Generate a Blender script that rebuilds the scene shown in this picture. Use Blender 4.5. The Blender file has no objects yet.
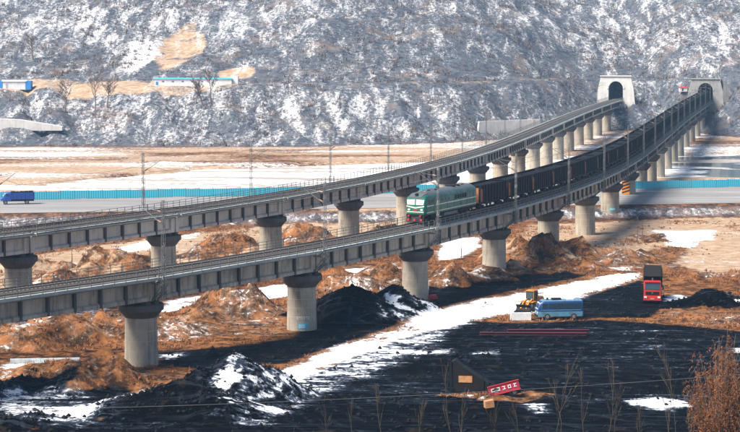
import bpy, math, random
import numpy as np
from mathutils import Matrix, Vector
R = math.radians
random.seed(7)
sc = bpy.context.scene
C = bpy.context.collection

# ------------------------------------------------------------------ camera, sky, sun, exposure
CAM_H, FPX, PITCH = 38.4, 1978.7, 0.09295          # metres above the valley floor, focal length in photo pixels, pitch
cam = bpy.data.cameras.new('camera'); camo = bpy.data.objects.new('camera', cam); C.objects.link(camo)
camo.location = (0, 0, CAM_H); camo.rotation_euler = (math.pi/2 - PITCH, 0, 0)
cam.sensor_width = 36.0; cam.lens = FPX/740*36.0; cam.clip_start = 1.0; cam.clip_end = 6000
sc.camera = camo
SUN_AZ, SUN_EL = R(-120), R(49)                     # azimuth clockwise from +Y (the viewing direction)
w = bpy.data.worlds.new('World'); sc.world = w; w.use_nodes = True
nt = w.node_tree; bg = nt.nodes['Background']
sky = nt.nodes.new('ShaderNodeTexSky'); sky.sky_type = 'NISHITA'; sky.sun_disc = False
sky.sun_elevation = SUN_EL; sky.sun_rotation = SUN_AZ; sky.dust_density = 2.5; sky.altitude = 800
nt.links.new(sky.outputs[0], bg.inputs[0]); bg.inputs[1].default_value = 0.075
sun = bpy.data.lights.new('sun', 'SUN'); sun.energy = 4.0; sun.angle = R(26); sun.color = (1, .93, .82)
suno = bpy.data.objects.new('sun', sun); C.objects.link(suno)
sd = Vector((math.sin(SUN_AZ)*math.cos(SUN_EL), math.cos(SUN_AZ)*math.cos(SUN_EL), math.sin(SUN_EL)))
suno.rotation_euler = sd.to_track_quat('Z', 'Y').to_euler()
sc.view_settings.view_transform = 'Standard'; sc.view_settings.look = 'None'
sc.view_settings.gamma = 1.0; sc.view_settings.exposure = 1.15
sc.cycles.use_denoising = True
sc.cycles.max_bounces = 6; sc.cycles.volume_bounces = 1
HAZE_DENSITY = 0.00012

# ------------------------------------------------------------------ helpers
def g(px, py, z=0.0):
    """direction through a photo pixel, carried to the plane at height z"""
    u = (px-370)/FPX; v = (216-py)/FPX
    c, s = math.cos(PITCH), math.sin(PITCH)
    d = Vector((u, c + v*s, -s + v*c))
    t = (z-CAM_H)/d.z
    return (d.x*t, d.y*t)

def _hash(ix, iy, seed):
    h = (ix.astype(np.int64)*374761393 + iy.astype(np.int64)*668265263 + seed*1442695041) & 0xFFFFFFFF
    h = ((h ^ (h >> 13))*1274126177) & 0xFFFFFFFF
    return ((h ^ (h >> 16)) & 0xFFFF)/65535.0
def vnoise(x, y, seed=0):
    ix, iy = np.floor(x), np.floor(y); fx, fy = x-ix, y-iy
    fx = fx*fx*fx*(fx*(fx*6-15)+10); fy = fy*fy*fy*(fy*(fy*6-15)+10)
    a, b = _hash(ix, iy, seed), _hash(ix+1, iy, seed); c, d = _hash(ix, iy+1, seed), _hash(ix+1, iy+1, seed)
    return (a*(1-fx)+b*fx)*(1-fy)+(c*(1-fx)+d*fx)*fy
def fbm(x, y, sc_=1.0, o=4, seed=0):
    r = np.zeros_like(x, dtype=float); a = 1.0; t = 0
    for k in range(o):
        r += a*(vnoise(x/sc_*2**k+17.3*k, y/sc_*2**k-9.1*k, seed+k)-.5); t += a; a *= .5
    return r/t*2
def smooth(t): t = np.clip(t, 0, 1); return t*t*(3-2*t)

class MB:
    def __init__(s): s.v = []; s.f = []
    def add(s, vs, fs):
        b = len(s.v); s.v += [tuple(p) for p in vs]; s.f += [tuple(i+b for i in f) for f in fs]; return s
    def box(s, c, d, m=None):
        x, y, z = d[0]/2, d[1]/2, d[2]/2
        vs = [Vector((i*x, j*y, k*z)) for k in (-1, 1) for j in (-1, 1) for i in (-1, 1)]
        c = Vector(c); vs = [(m @ p if m else p)+c for p in vs]
        return s.add(vs, [(0,2,3,1),(4,5,7,6),(0,1,5,4),(2,6,7,3),(0,4,6,2),(1,3,7,5)])
    def bar(s, a, b, wd, ht=None):
        a, b = Vector(a), Vector(b); d = b-a
        q = d.to_track_quat('X', 'Z').to_matrix()
        return s.box((a+b)/2, (d.length, wd, ht or wd), q)
    def tube(s, pts, rs, n=6, cap=True):
        pts = [Vector(p) for p in pts]; vs = []; fs = []
        for i, p in enumerate(pts):
            d = (pts[min(i+1, len(pts)-1)]-pts[max(i-1, 0)])
            q = d.to_track_quat('Z', 'X').to_matrix() if d.length > 1e-6 else Matrix.Identity(3)
            for k in range(n):
                a = 2*math.pi*k/n
                vs.append(p + q @ Vector((math.cos(a)*rs[i], math.sin(a)*rs[i], 0)))
        for i in range(len(pts)-1):
            for k in range(n):
                k2 = (k+1) % n
                fs.append((i*n+k, i*n+k2, (i+1)*n+k2, (i+1)*n+k))
        if cap: fs.append(tuple(range(n-1, -1, -1))); fs.append(tuple((len(pts)-1)*n+k for k in range(n)))
        return s.add(vs, fs)
    def cyl(s, a, b, r, n=12): return s.tube([a, b], [r, r], n)
    def lathe(s, prof, n=24, c=(0, 0, 0)):
        vs = []; fs = []; m = len(prof)
        for k in range(n):
            a = 2*math.pi*k/n
            for r, z in prof: vs.append((c[0]+r*math.cos(a), c[1]+r*math.sin(a), c[2]+z))
        for k in range(n):
            k2 = (k+1) % n
            for i in range(m-1): fs.append((k*m+i, k2*m+i, k2*m+i+1, k*m+i+1))
        fs.append(tuple(k*m for k in range(n-1, -1, -1))); fs.append(tuple(k*m+m-1 for k in range(n)))
        return s.add(vs, fs)
    def prism(s, prof, axis, a, b):
        """closed profile extruded along 'x' (profile is y,z) or 'y' (profile is x,z)"""
        n = len(prof); vs = []
        for t in (a, b):
            for p in prof: vs.append((t, p[0], p[1]) if axis == 'x' else (p[0], t, p[1]) if axis == 'y' else (p[0], p[1], t))
        fs = [(i, (i+1) % n, n+(i+1) % n, n+i) for i in range(n)]
        return s.add(vs, fs + [tuple(range(n-1, -1, -1)), tuple(range(n, 2*n))])
    def loft(s, secs, cap=True):
        n = len(secs[0]); vs = [p for q in secs for p in q]; fs = []
        for i in range(len(secs)-1):
            for k in range(n):
                k2 = (k+1) % n; fs.append((i*n+k, i*n+k2, (i+1)*n+k2, (i+1)*n+k))
        if cap: fs += [tuple(range(n-1, -1, -1)), tuple((len(secs)-1)*n+k for k in range(n))]
        return s.add(vs, fs)
    def mesh(s, name, mat, smooth_=False, recalc=True):
        me = bpy.data.meshes.new(name); me.from_pydata(s.v, [], s.f)
        if recalc:
            import bmesh
            bm = bmesh.new(); bm.from_mesh(me); bmesh.ops.recalc_face_normals(bm, faces=bm.faces); bm.to_mesh(me); bm.free()
        if mat: me.materials.append(mat)
        if smooth_:
            me.polygons.foreach_set('use_smooth', [True]*len(me.polygons))
            try: me.set_sharp_from_angle(angle=R(40))
            except Exception: pass
        me.update(); return me
    def build(s, name, mat, parent=None, loc=(0, 0, 0), rz=0, smooth_=False):
        return obj(name, s.mesh(name, mat, smooth_), parent, loc, rz)

def obj(name, me, parent=None, loc=(0, 0, 0), rz=0):
    o = bpy.data.objects.new(name, me); C.objects.link(o); o.location = loc; o.rotation_euler = (0, 0, rz)
    if parent: o.parent = parent
    return o
def tag(o, label=None, cat=None, group=None, kind=None):
    if label: o['label'] = label
    if cat: o['category'] = cat
    if group: o['group'] = group
    if kind: o['kind'] = kind
    return o
def thing(name, label, cat, loc=(0, 0, 0), rz=0, group=None):
    return tag(obj(name, None, None, loc, rz), label, cat, group)
KIDS = {}
def copy_tree(o, parent=None):
    c = o.copy(); C.objects.link(c)
    c.parent = parent
    for ch in [x for x in bpy.data.objects if x.parent == o] if o.name not in KIDS else KIDS[o.name]: copy_tree(ch, c)
    return c
def remember(o):
    """list children once so that copying stays fast"""
    KIDS[o.name] = list(o.children)
    for ch in o.children: remember(ch)
ORD = ['first','second','third','fourth','fifth','sixth','seventh','eighth','ninth','tenth','eleventh','twelfth','thirteenth','fourteenth',
       'fifteenth','sixteenth','seventeenth','eighteenth','nineteenth','twentieth']
def ordinal(i):
    if i < 20: return ORD[i]
    return {2: 'twenty', 3: 'thirty', 4: 'forty'}[(i+1)//10] + '-' + ORD[i % 10] if (i+1) % 10 else {3: 'thirtieth', 4: 'fortieth'}[(i+1)//10]

# ------------------------------------------------------------------ materials
def N(t, typ, **kw):
    n = t.nodes.new(typ)
    for k, v in kw.items(): setattr(n, k, v)
    return n
def noise(t, vec, scale, detail=4, rough=.6, dist=0):
    n = N(t, 'ShaderNodeTexNoise'); n.inputs['Scale'].default_value = scale; n.inputs['Detail'].default_value = detail
    n.inputs['Roughness'].default_value = rough; n.inputs['Distortion'].default_value = dist
    t.links.new(vec, n.inputs['Vector']); return n.outputs[0]
def mapr(t, v, a, b, c=0., d=1.):
    n = N(t, 'ShaderNodeMapRange'); n.interpolation_type = 'SMOOTHSTEP'
    for i, x in enumerate((a, b, c, d)): n.inputs[i+1].default_value = x
    t.links.new(v, n.inputs[0]); return n.outputs[0]
def math_(t, op, a, b=None):
    n = N(t, 'ShaderNodeMath', operation=op)
    for i, x in enumerate((a, b)):
        if x is None: continue
        if isinstance(x, (int, float)): n.inputs[i].default_value = x
        else: t.links.new(x, n.inputs[i])
    return n.outputs[0]
def mixc(t, f, a, b):
    n = N(t, 'ShaderNodeMix', data_type='RGBA')
    for i, x in ((0, f), (6, a), (7, b)):
        if isinstance(x, (int, float)): n.inputs[i].default_value = x
        elif isinstance(x, tuple): n.inputs[i].default_value = (*x, 1)
        else: t.links.new(x, n.inputs[i])
    return n.outputs[2]
def mapping(t, vec, scale, rot=(0, 0, 0)):
    n = N(t, 'ShaderNodeMapping'); n.inputs['Scale'].default_value = scale; n.inputs['Rotation'].default_value = rot
    t.links.new(vec, n.inputs[0]); return n.outputs[0]
def bump(t, p, h, strength=.3, dist=.05):
    b = N(t, 'ShaderNodeBump'); b.inputs['Strength'].default_value = strength; b.inputs['Distance'].default_value = dist
    t.links.new(h, b.inputs['Height']); t.links.new(b.outputs[0], p.inputs['Normal'])
def newmat(name):
    m = bpy.data.materials.new(name); m.use_nodes = True; t = m.node_tree; p = t.nodes['Principled BSDF']
    geo = N(t, 'ShaderNodeNewGeometry'); return m, t, p, geo.outputs['Position']
def paint(name, col, dirt=(.05, .045, .04), amt=.35, rough=.5, scale=2.0, metal=0, spec=.5):
    """plain colour with patchy dirt and fine variation"""
    m, t, p, pos = newmat(name)
    n1 = noise(t, pos, scale, 5, .65); n2 = noise(t, pos, scale*6, 3)
    f = math_(t, 'MULTIPLY', mapr(t, math_(t, 'ADD', math_(t, 'MULTIPLY', n1, .75), math_(t, 'MULTIPLY', n2, .25)), .42, .68), amt)
    t.links.new(mixc(t, f, col, dirt), p.inputs['Base Color'])
    t.links.new(mapr(t, n1, .2, .8, max(rough-.15, .05), min(rough+.15, 1)), p.inputs['Roughness'])
    p.inputs['Metallic'].default_value = metal; p.inputs['Specular IOR Level'].default_value = spec
    return m
def concrete(name, a, b, stain, amt=.7, streak=True, joints=False):
    m, t, p, pos = newmat(name)
    n1 = noise(t, pos, .35, 5, .6); n2 = noise(t, pos, 3.0, 4, .6)
    col = mixc(t, mapr(t, n1, .3, .7), a, b)
    st = noise(t, mapping(t, pos, (1.5, 1.5, .14)), 1.0, 6, .7, .3)
    col = mixc(t, math_(t, 'MULTIPLY', mapr(t, st, .45, .72), amt), col, stain)
    h = n2
    if joints:
        sep = N(t, 'ShaderNodeSeparateXYZ'); tc = N(t, 'ShaderNodeTexCoord'); t.links.new(tc.outputs['Object'], sep.inputs[0])
        ang = math_(t, 'ARCTAN2', sep.outputs[1], sep.outputs[0])
        cb = N(t, 'ShaderNodeCombineXYZ'); t.links.new(math_(t, 'MULTIPLY', ang, 1.9), cb.inputs[0]); t.links.new(sep.outputs[2], cb.inputs[1])
        br = N(t, 'ShaderNodeTexBrick'); br.inputs['Scale'].default_value = 1; br.inputs['Mortar Size'].default_value = .045
        br.inputs['Brick Width'].default_value = 2.0; br.inputs['Row Height'].default_value = 1.15
        t.links.new(cb.outputs[0], br.inputs['Vector'])
        col = mixc(t, math_(t, 'MULTIPLY', br.outputs['Fac'], mapr(t, n1, .35, .6, .1, .6)), col, tuple(x*1.45 for x in b))
    t.links.new(mixc(t, math_(t, 'MULTIPLY', mapr(t, n2, .5, .8), .25), col, stain), p.inputs['Base Color'])
    p.inputs['Roughness'].default_value = .85
    bump(t, p, h, .25, .04)
    return m
M = {}
M['pier'] = concrete('pier_concrete', (.42, .36, .285), (.30, .26, .205), (.10, .085, .068), .8, joints=True)
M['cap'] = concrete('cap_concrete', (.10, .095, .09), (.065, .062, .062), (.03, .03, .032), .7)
M['girder'] = concrete('girder_concrete', (.46, .40, .325), (.31, .27, .22), (.08, .07, .06), .85)
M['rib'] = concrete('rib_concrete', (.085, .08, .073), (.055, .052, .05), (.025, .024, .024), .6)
M['walk'] = concrete('walkway_concrete', (.40, .43, .41), (.30, .33, .32), (.13, .13, .12), .6)
M['deck'] = concrete('deck_concrete', (.30, .28, .25), (.22, .21, .19), (.09, .08, .075), .6)
M['girder_far'] = concrete('far_girder_concrete', (.58, .53, .46), (.44, .41, .36), (.17, .155, .14), .55)  # paler than the nearer girders, colour lifted to offset shade on the webs
M['portal'] = concrete('portal_concrete', (.66, .62, .58), (.54, .51, .48), (.30, .28, .26), .4)
M['portal_dark'] = concrete('weathered_portal', (.36, .34, .32), (.27, .26, .25), (.13, .12, .12), .6)
M['lining'] = concrete('lining_concrete', (.10, .10, .10), (.07, .07, .07), (.03, .03, .03), .5)
M['steel'] = paint('galvanised_steel', (.15, .16, .165), (.09, .07, .055), .5, .55, 1.5, .3)
M['rail_steel'] = paint('rail_steel', (.16, .12, .10), (.07, .045, .03), .6, .45, 1.0, .5)
M['sleeper'] = paint('sleeper_concrete', (.13, .115, .105), (.09, .08, .07), .6, .9)
M['railing'] = paint('railing_paint', (.12, .13, .13), (.10, .08, .07), .5, .6, 1.2)
M['ballast'] = paint('ballast_stone', (.075, .060, .052), (.03, .026, .024), .9, .95, 6.0)
M['insul'] = paint('insulator_ceramic', (.30, .16, .10), amt=.2, rough=.25)
M['wagon'] = paint('wagon_black', (.006, .007, .011), (.020, .016, .015), .5, .7, .8, 0, .25)
M['wagon_rib'] = paint('wagon_rib_black', (.010, .011, .016), (.028, .020, .017), .5, .7, .8, 0, .25)
M['rust'] = paint('rust_panel', (.36, .13, .045), (.10, .05, .03), .7, .85, 1.2)
M['coal'] = paint('coal_load', (.005, .005, .006), (.014, .014, .017), .6, .8, 3.0, 0, .2)
M['loco_green'] = paint('locomotive_green', (.006, .13, .088), (.02, .05, .036), .45, .4, 1.0)
M['cream'] = paint('cream_paint', (.70, .72, .60), (.28, .27, .2), .35, .45, 2)
M['loco_grey'] = paint('roof_grey', (.09, .11, .12), (.06, .06, .06), .6, .6, 1)
M['dark'] = paint('dark_metal', (.006, .006, .007), (.022, .018, .015), .5, .7, 2, 0, .25)
M['tank_grey'] = paint('tank_grey', (.16, .19, .23), (.06, .055, .05), .5, .5, 1.5)
M['glass_pale'] = paint('cab_glass', (.74, .80, .77), (.45, .52, .50), .4, .12, .8)
M['glass'] = paint('dark_glass', (.03, .055, .07), (.015, .02, .02), .4, .1, 1)
M['red'] = paint('red_paint', (.50, .022, .020), (.12, .03, .025), .45, .45, 1.5)
M['lamp'] = paint('lamp_glass', (.85, .82, .7), amt=.1, rough=.1)
M['tyre'] = paint('tyre_rubber', (.020, .020, .020), (.07, .06, .05), .5, .9, 4)
M['rim'] = paint('wheel_rim', (.2, .2, .2), (.07, .05, .04), .6, .5, 4)
M['bus_blue'] = paint('bus_blue', (.008, .055, .20), (.03, .035, .05), .7, .45, 1.6)
M['bus_pale'] = paint('bus_pale_blue', (.10, .25, .36), (.06, .065, .07), .75, .5, 1.6)
M['truck_blue'] = paint('truck_blue', (.008, .06, .30), (.025, .035, .08), .6, .4, 1.6)
M['yellow'] = paint('loader_yellow', (.58, .24, .022), (.10, .055, .025), .75, .5, 1.8)
M['white'] = paint('white_paint', (.74, .74, .74), (.36, .34, .31), .4, .6, .8)
M['cyan'] = paint('hoarding_cyan', (.045, .44, .58), (.14, .34, .40), .6, .55, .25)
M['blue_wall'] = paint('cabin_blue', (.03, .22, .55), (.07, .15, .25), .3, .5, .6)
M['snow'] = paint('settled_snow', (.84, .85, .87), (.7, .71, .74), .4, .8, 1)
M['orange'] = paint('marker_orange', (.70, .22, .02), (.3, .12, .04), .35, .5, 2)
M['black'] = paint('marker_black', (.02, .02, .02), amt=.2, rough=.5)
M['magenta'] = paint('faded_red', (.36, .008, .035), (.08, .012, .015), .75, .6, 2.5)
M['maroon'] = paint('maroon_steel', (.085, .010, .018), (.03, .015, .015), .7, .7, 1)
M['clod'] = paint('earth_clod', (.16, .075, .035), (.05, .028, .018), .8, .95, 2)
M['bark'] = paint('bark', (.16, .115, .085), (.07, .05, .04), .7, .95, 4)
M['bark_pale'] = paint('pale_bark', (.085, .06, .035), (.05, .035, .022), .7, .95, 4)
M['bark_grey'] = paint('grey_bark', (.20, .15, .125), (.12, .09, .08), .6, .95, 2)
M['board'] = paint('board_grey', (.42, .46, .47), (.15, .16, .17), .6, .8, 2)
M['ochre_panel'] = paint('ochre_panel', (.48, .23, .10), (.15, .07, .04), .6, .85, 3)
M['leaf_rust'] = paint('dry_leaf', (.24, .078, .016), (.06, .024, .010), .8, .9, 1.5)
M['grass'] = paint('dry_grass', (.30, .115, .035), (.085, .04, .02), .85, .95, .5)
M['scrub'] = paint('dry_scrub', (.15, .095, .07), (.06, .045, .04), .7, .95, .2)

def terrain_mat():
    m, t, p, pos = newmat('terrain')
    at = lambda n: (lambda a: (setattr(a, 'attribute_name', n), a.outputs['Fac'])[1])(N(t, 'ShaderNodeAttribute'))
    n_big = noise(t, pos, .07, 4, .6); n_mid = noise(t, pos, .45, 6, .68); n_fine = noise(t, pos, 2.2, 5, .7)
    warp = noise(t, pos, .75, 8, .76, .6)
    hill = at('hill')
    earth = mixc(t, mapr(t, n_mid, .36, .66), (.030, .016, .010), (.31, .125, .045))
    earth = mixc(t, mapr(t, n_fine, .5, .78), earth, (.38, .19, .085))
    n_pat = noise(t, pos, .30, 6, .72, .5)
    earth = mixc(t, math_(t, 'MULTIPLY', mapr(t, n_pat, .49, .60), .85), earth, (.030, .018, .012))
    ochre = mixc(t, mapr(t, n_mid, .3, .7), (.30, .19, .115), (.50, .37, .26))
    ochre = mixc(t, math_(t, 'MULTIPLY', mapr(t, n_fine, .52, .75), .5), ochre, (.17, .10, .062))
    scr = mixc(t, mapr(t, n_mid, .35, .62), (.040, .050, .070), (.11, .115, .13))  # scrub and rock; the blue-grey also puts distance haze into the hill's colour
    scr = mixc(t, mapr(t, n_big, .52, .72), scr, (.17, .135, .12))
    col = mixc(t, hill, earth, scr)
    oc = mapr(t, math_(t, 'ADD', at('ochre'), math_(t, 'MULTIPLY', math_(t, 'SUBTRACT', warp, .5), 1.1)), .35, .65)
    col = mixc(t, oc, col, ochre)
    # coal: black with slate streaks pressed by wheels
    st = noise(t, mapping(t, pos, (.08, .42, .3), (0, 0, R(9))), 1.0, 6, .70, 1.6)
    st2 = noise(t, mapping(t, pos, (.10, 1.7, .3), (0, 0, R(-6))), 1.0, 4, .6, 1.2)
    coal = mixc(t, mapr(t, st, .50, .68), (.0008, .0010, .0015), (.010, .013, .021))
    coal = mixc(t, math_(t, 'MULTIPLY', mapr(t, st2, .54, .68), .6), coal, (.030, .037, .054))
    coal = mixc(t, math_(t, 'MULTIPLY', mapr(t, n_fine, .56, .8), .35), coal, (.002, .002, .0025))
    wv = N(t, 'ShaderNodeTexWave', wave_type='RINGS', rings_direction='Z'); wv.inputs['Scale'].default_value = .16; wv.inputs['Distortion'].default_value = 22
    wv.inputs['Detail'].default_value = 3; wv.inputs['Detail Scale'].default_value = .12
    mp = mapping(t, pos, (1, .55, 1)); mp.node.inputs['Location'].default_value = (-34, -128, 0); t.links.new(mp, wv.inputs['Vector'])
    coal = mixc(t, math_(t, 'MULTIPLY', mapr(t, wv.outputs['Fac'], .72, .95), mapr(t, n_mid, .45, .68, .0, .4)), coal, (.040, .048, .066))
    coal = mixc(t, math_(t, 'MULTIPLY', mapr(t, n_big, .5, .65), .6), coal, (.0010, .0011, .0014))
    coal = mixc(t, math_(t, 'MULTIPLY', mapr(t, n_pat, .56, .66), .5), coal, (.035, .024, .016))
    ca = at('coal')
    cf = mapr(t, math_(t, 'ADD', ca, math_(t, 'MULTIPLY', math_(t, 'SUBTRACT', warp, .5), 1.0)), .36, .62)
    col = mixc(t, cf, col, coal)
    # snow: broken edges
    ns = math_(t, 'ADD', math_(t, 'MULTIPLY', math_(t, 'SUBTRACT', warp, .5), 1.3), math_(t, 'MULTIPLY', math_(t, 'SUBTRACT', n_fine, .5), .55))
    gul = noise(t, mapping(t, pos, (.20, .040, .10), (0, 0, R(-22))), 1.0, 6, .7, .5)      # drifts lie along the gullies of the slopes
    hn = noise(t, mapping(t, pos, (1.0, .5, 1)), 1.0, 6, .8)
    hs = math_(t, 'MULTIPLY', math_(t, 'ADD', math_(t, 'MULTIPLY', math_(t, 'SUBTRACT', gul, .5), 2.0), math_(t, 'MULTIPLY', math_(t, 'SUBTRACT', hn, .5), 1.7)), hill)
    ns = math_(t, 'ADD', ns, math_(t, 'MULTIPLY', math_(t, 'MULTIPLY', math_(t, 'SUBTRACT', st, .5), 1.3), ca))
    sv = math_(t, 'ADD', math_(t, 'ADD', at('snow'), ns), hs)
    sf = math_(t, 'ADD', math_(t, 'MULTIPLY', mapr(t, sv, .46, .62), math_(t, 'SUBTRACT', 1, hill)), math_(t, 'MULTIPLY', mapr(t, sv, .16, 1.0), hill))
    col = mixc(t, math_(t, 'MULTIPLY', mapr(t, sv, .26, .52), mapr(t, cf, 0, 1, .35, .7)), col, mixc(t, cf, (.34, .27, .22), (.075, .095, .14)))
    snow = mixc(t, mapr(t, n_fine, .3, .75), (.86, .87, .89), (.70, .72, .76))
    snow = mixc(t, math_(t, 'MULTIPLY', math_(t, 'MULTIPLY', mapr(t, n_mid, .47, .66), ca), .65), snow, (.30, .32, .37))
    col = mixc(t, sf, col, snow)
    t.links.new(col, p.inputs['Base Color'])
    t.links.new(mapr(t, cf, 0, 1, .95, .62), p.inputs['Roughness']); p.inputs['Specular IOR Level'].default_value = .015
    bump(t, p, math_(t, 'ADD', n_fine, math_(t, 'MULTIPLY', warp, 1.5)), .55, .25)
    return m
M['terrain'] = terrain_mat()

def road_mat():
    m, t, p, pos = newmat('road_surface')
    a = noise(t, mapping(t, pos, (.02, .35, 1), (0, 0, R(-8))), 1.0, 5, .6); b = noise(t, pos, 1.5, 5, .65)
    col = mixc(t, mapr(t, a, .35, .65), (.19, .182, .18), (.29, .275, .268))
    col = mixc(t, math_(t, 'MULTIPLY', mapr(t, b, .5, .75), .4), col, (.12, .112, .11))
    wv = noise(t, mapping(t, pos, (.03, .5, 1), (0, 0, R(-8))), 1.0, 4, .7, .4)
    col = mixc(t, math_(t, 'MULTIPLY', mapr(t, wv, .62, .70), .8), col, (.8, .8, .82))
    t.links.new(col, p.inputs['Base Color']); p.inputs['Roughness'].default_value = .9
    bump(t, p, b, .2, .05); return m
M['road'] = road_mat()
def river_mat():
    m, t, p, pos = newmat('river_ice')
    sep = N(t, 'ShaderNodeSeparateXYZ'); t.links.new(pos, sep.inputs[0])
    n1 = noise(t, mapping(t, pos, (.022, .05, 1)), 1.0, 5, .55, .6); n2 = noise(t, pos, .5, 4)
    bias = mapr(t, sep.outputs[0], 40, 90, .42, -.03)
    ice = mapr(t, math_(t, 'ADD', n1, bias), .47, .52)
    col = mixc(t, ice, (.035, .075, .10), mixc(t, mapr(t, n2, .35, .7), (.86, .87, .88), (.72, .75, .78)))
    sb = noise(t, mapping(t, pos, (.012, .075, 1), (0, 0, R(4))), 1.0, 6, .65, .5)
    sand = mapr(t, math_(t, 'ADD', sb, mapr(t, n2, .3, .8, -.06, .06)), .43, .55)
    col = mixc(t, math_(t, 'MULTIPLY', math_(t, 'MULTIPLY', sand, ice), .85), col, (.27, .20, .15))
    t.links.new(col, p.inputs['Base Color']); t.links.new(mapr(t, ice, 0, 1, .08, .8), p.inputs['Roughness'])
    bump(t, p, n2, .08, .1); return m
M['river'] = river_mat()

# ------------------------------------------------------------------ track alignments (plan curves of the two railways)
class Track:
    def __init__(s, x0, y0, th0, ks, grade, z0):
        ds = .5; ss = np.arange(-160, 760, ds); k = np.interp(ss, np.linspace(-80, 620, len(ks)), ks)
        th = np.concatenate([[0], np.cumsum((k[1:]+k[:-1])/2*ds)]); i0 = int(np.argmin(abs(ss))); th = th-th[i0]+th0
        X = np.concatenate([[0], np.cumsum(np.sin((th[1:]+th[:-1])/2)*ds)]); Y = np.concatenate([[0], np.cumsum(np.cos((th[1:]+th[:-1])/2)*ds)])
        s.ss, s.th, s.X, s.Y = ss, th, X+x0-X[i0], Y+y0-Y[i0]; s.grade, s.z0 = grade, z0
    def at(s, q, off=0., dz=0.):
        i = lambda a: float(np.interp(q, s.ss, a))
        th = i(s.th)
        return Vector((i(s.X)+off*math.cos(th), i(s.Y)-off*math.sin(th), s.z0+s.grade*q+dz))
    def heading(s, q): return float(np.interp(q, s.ss, s.th))
    def rz(s, q): return math.pi/2 - s.heading(q)          # local +x along the track, local -y on its right
SPAN = 32.7
near = Track(-26.475, 226.585, .61341, [-.00347, -.00193, -.00011, .00014, -.00011], 0, 11.0)
far = Track(-47.558, 265.626, .57875, [-.00337, -.00179, -.00012, .0002, .00037], -.00104, 12.07)
PORTAL = {'near': 18.0*SPAN, 'far': 17.0*SPAN}

# ------------------------------------------------------------------ terrain
GB_F = [(-900, 268), (g(0, 213, 2.5)[0], g(0, 213, 2.5)[1]), (g(680, 204, 2.5)[0], g(680, 204, 2.5)[1]), (900, 530)]
_a, _b = g(0, 213.5, 2.5), g(690, 204, 2.5); ROAD_F = (_a, ((_b[1]-_a[1])/(_b[0]-_a[0])))
_a, _b = g(0, 200.5, 2.5), g(690, 188, 2.5); ROAD_B = (_a, ((_b[1]-_a[1])/(_b[0]-_a[0])))
def road_front(x): return ROAD_F[0][1] + ROAD_F[1]*(np.clip(x, -260, 320)-ROAD_F[0][0])
def road_back(x): return ROAD_B[0][1] + ROAD_B[1]*(np.clip(x, -260, 320)-ROAD_B[0][0])
BX = [-900, -300, -124, -23, 28, 63, 88, 104, 118, 128, 142, 200, 300, 900]
BY = [640, 650, 664, 664, 688, 728, 768, 776, 778, 742, 712, 690, 680, 650]
RUN = [70, 70, 68, 66, 58, 52, 46, 42, 42, 52, 58, 62, 66, 70]
river_px = [(-400, 178), (40, 182), (95, 176), (200, 167), (330, 163), (420, 160), (560, 154), (640, 151), (700, 152), (900, 150),
            (900, 177), (740, 177), (640, 178), (400, 184), (200, 189), (60, 189), (-400, 189)]
def poly_sd(x, y, poly):
    """signed distance to a polygon, positive inside"""
    d = np.full(x.shape, 1e9); ins = np.zeros(x.shape, bool); n = len(poly)
    for i in range(n):
        x1, y1 = poly[i]; x2, y2 = poly[(i+1) % n]; ex, ey = x2-x1, y2-y1
        t = np.clip(((x-x1)*ex+(y-y1)*ey)/(ex*ex+ey*ey+1e-9), 0, 1)
        d = np.minimum(d, np.hypot(x-x1-t*ex, y-y1-t*ey))
        c = ((y1 > y) != (y2 > y)); ins ^= c & (x < (x2-x1)*(y-y1)/((y2-y1) if abs(y2-y1) > 1e-9 else 1e-9)+x1)
    return np.where(ins, d, -d)
def wpoly(pts, z=0.): return [g(a, b, z) for a, b in pts]
RIVER = wpoly(river_px)
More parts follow.
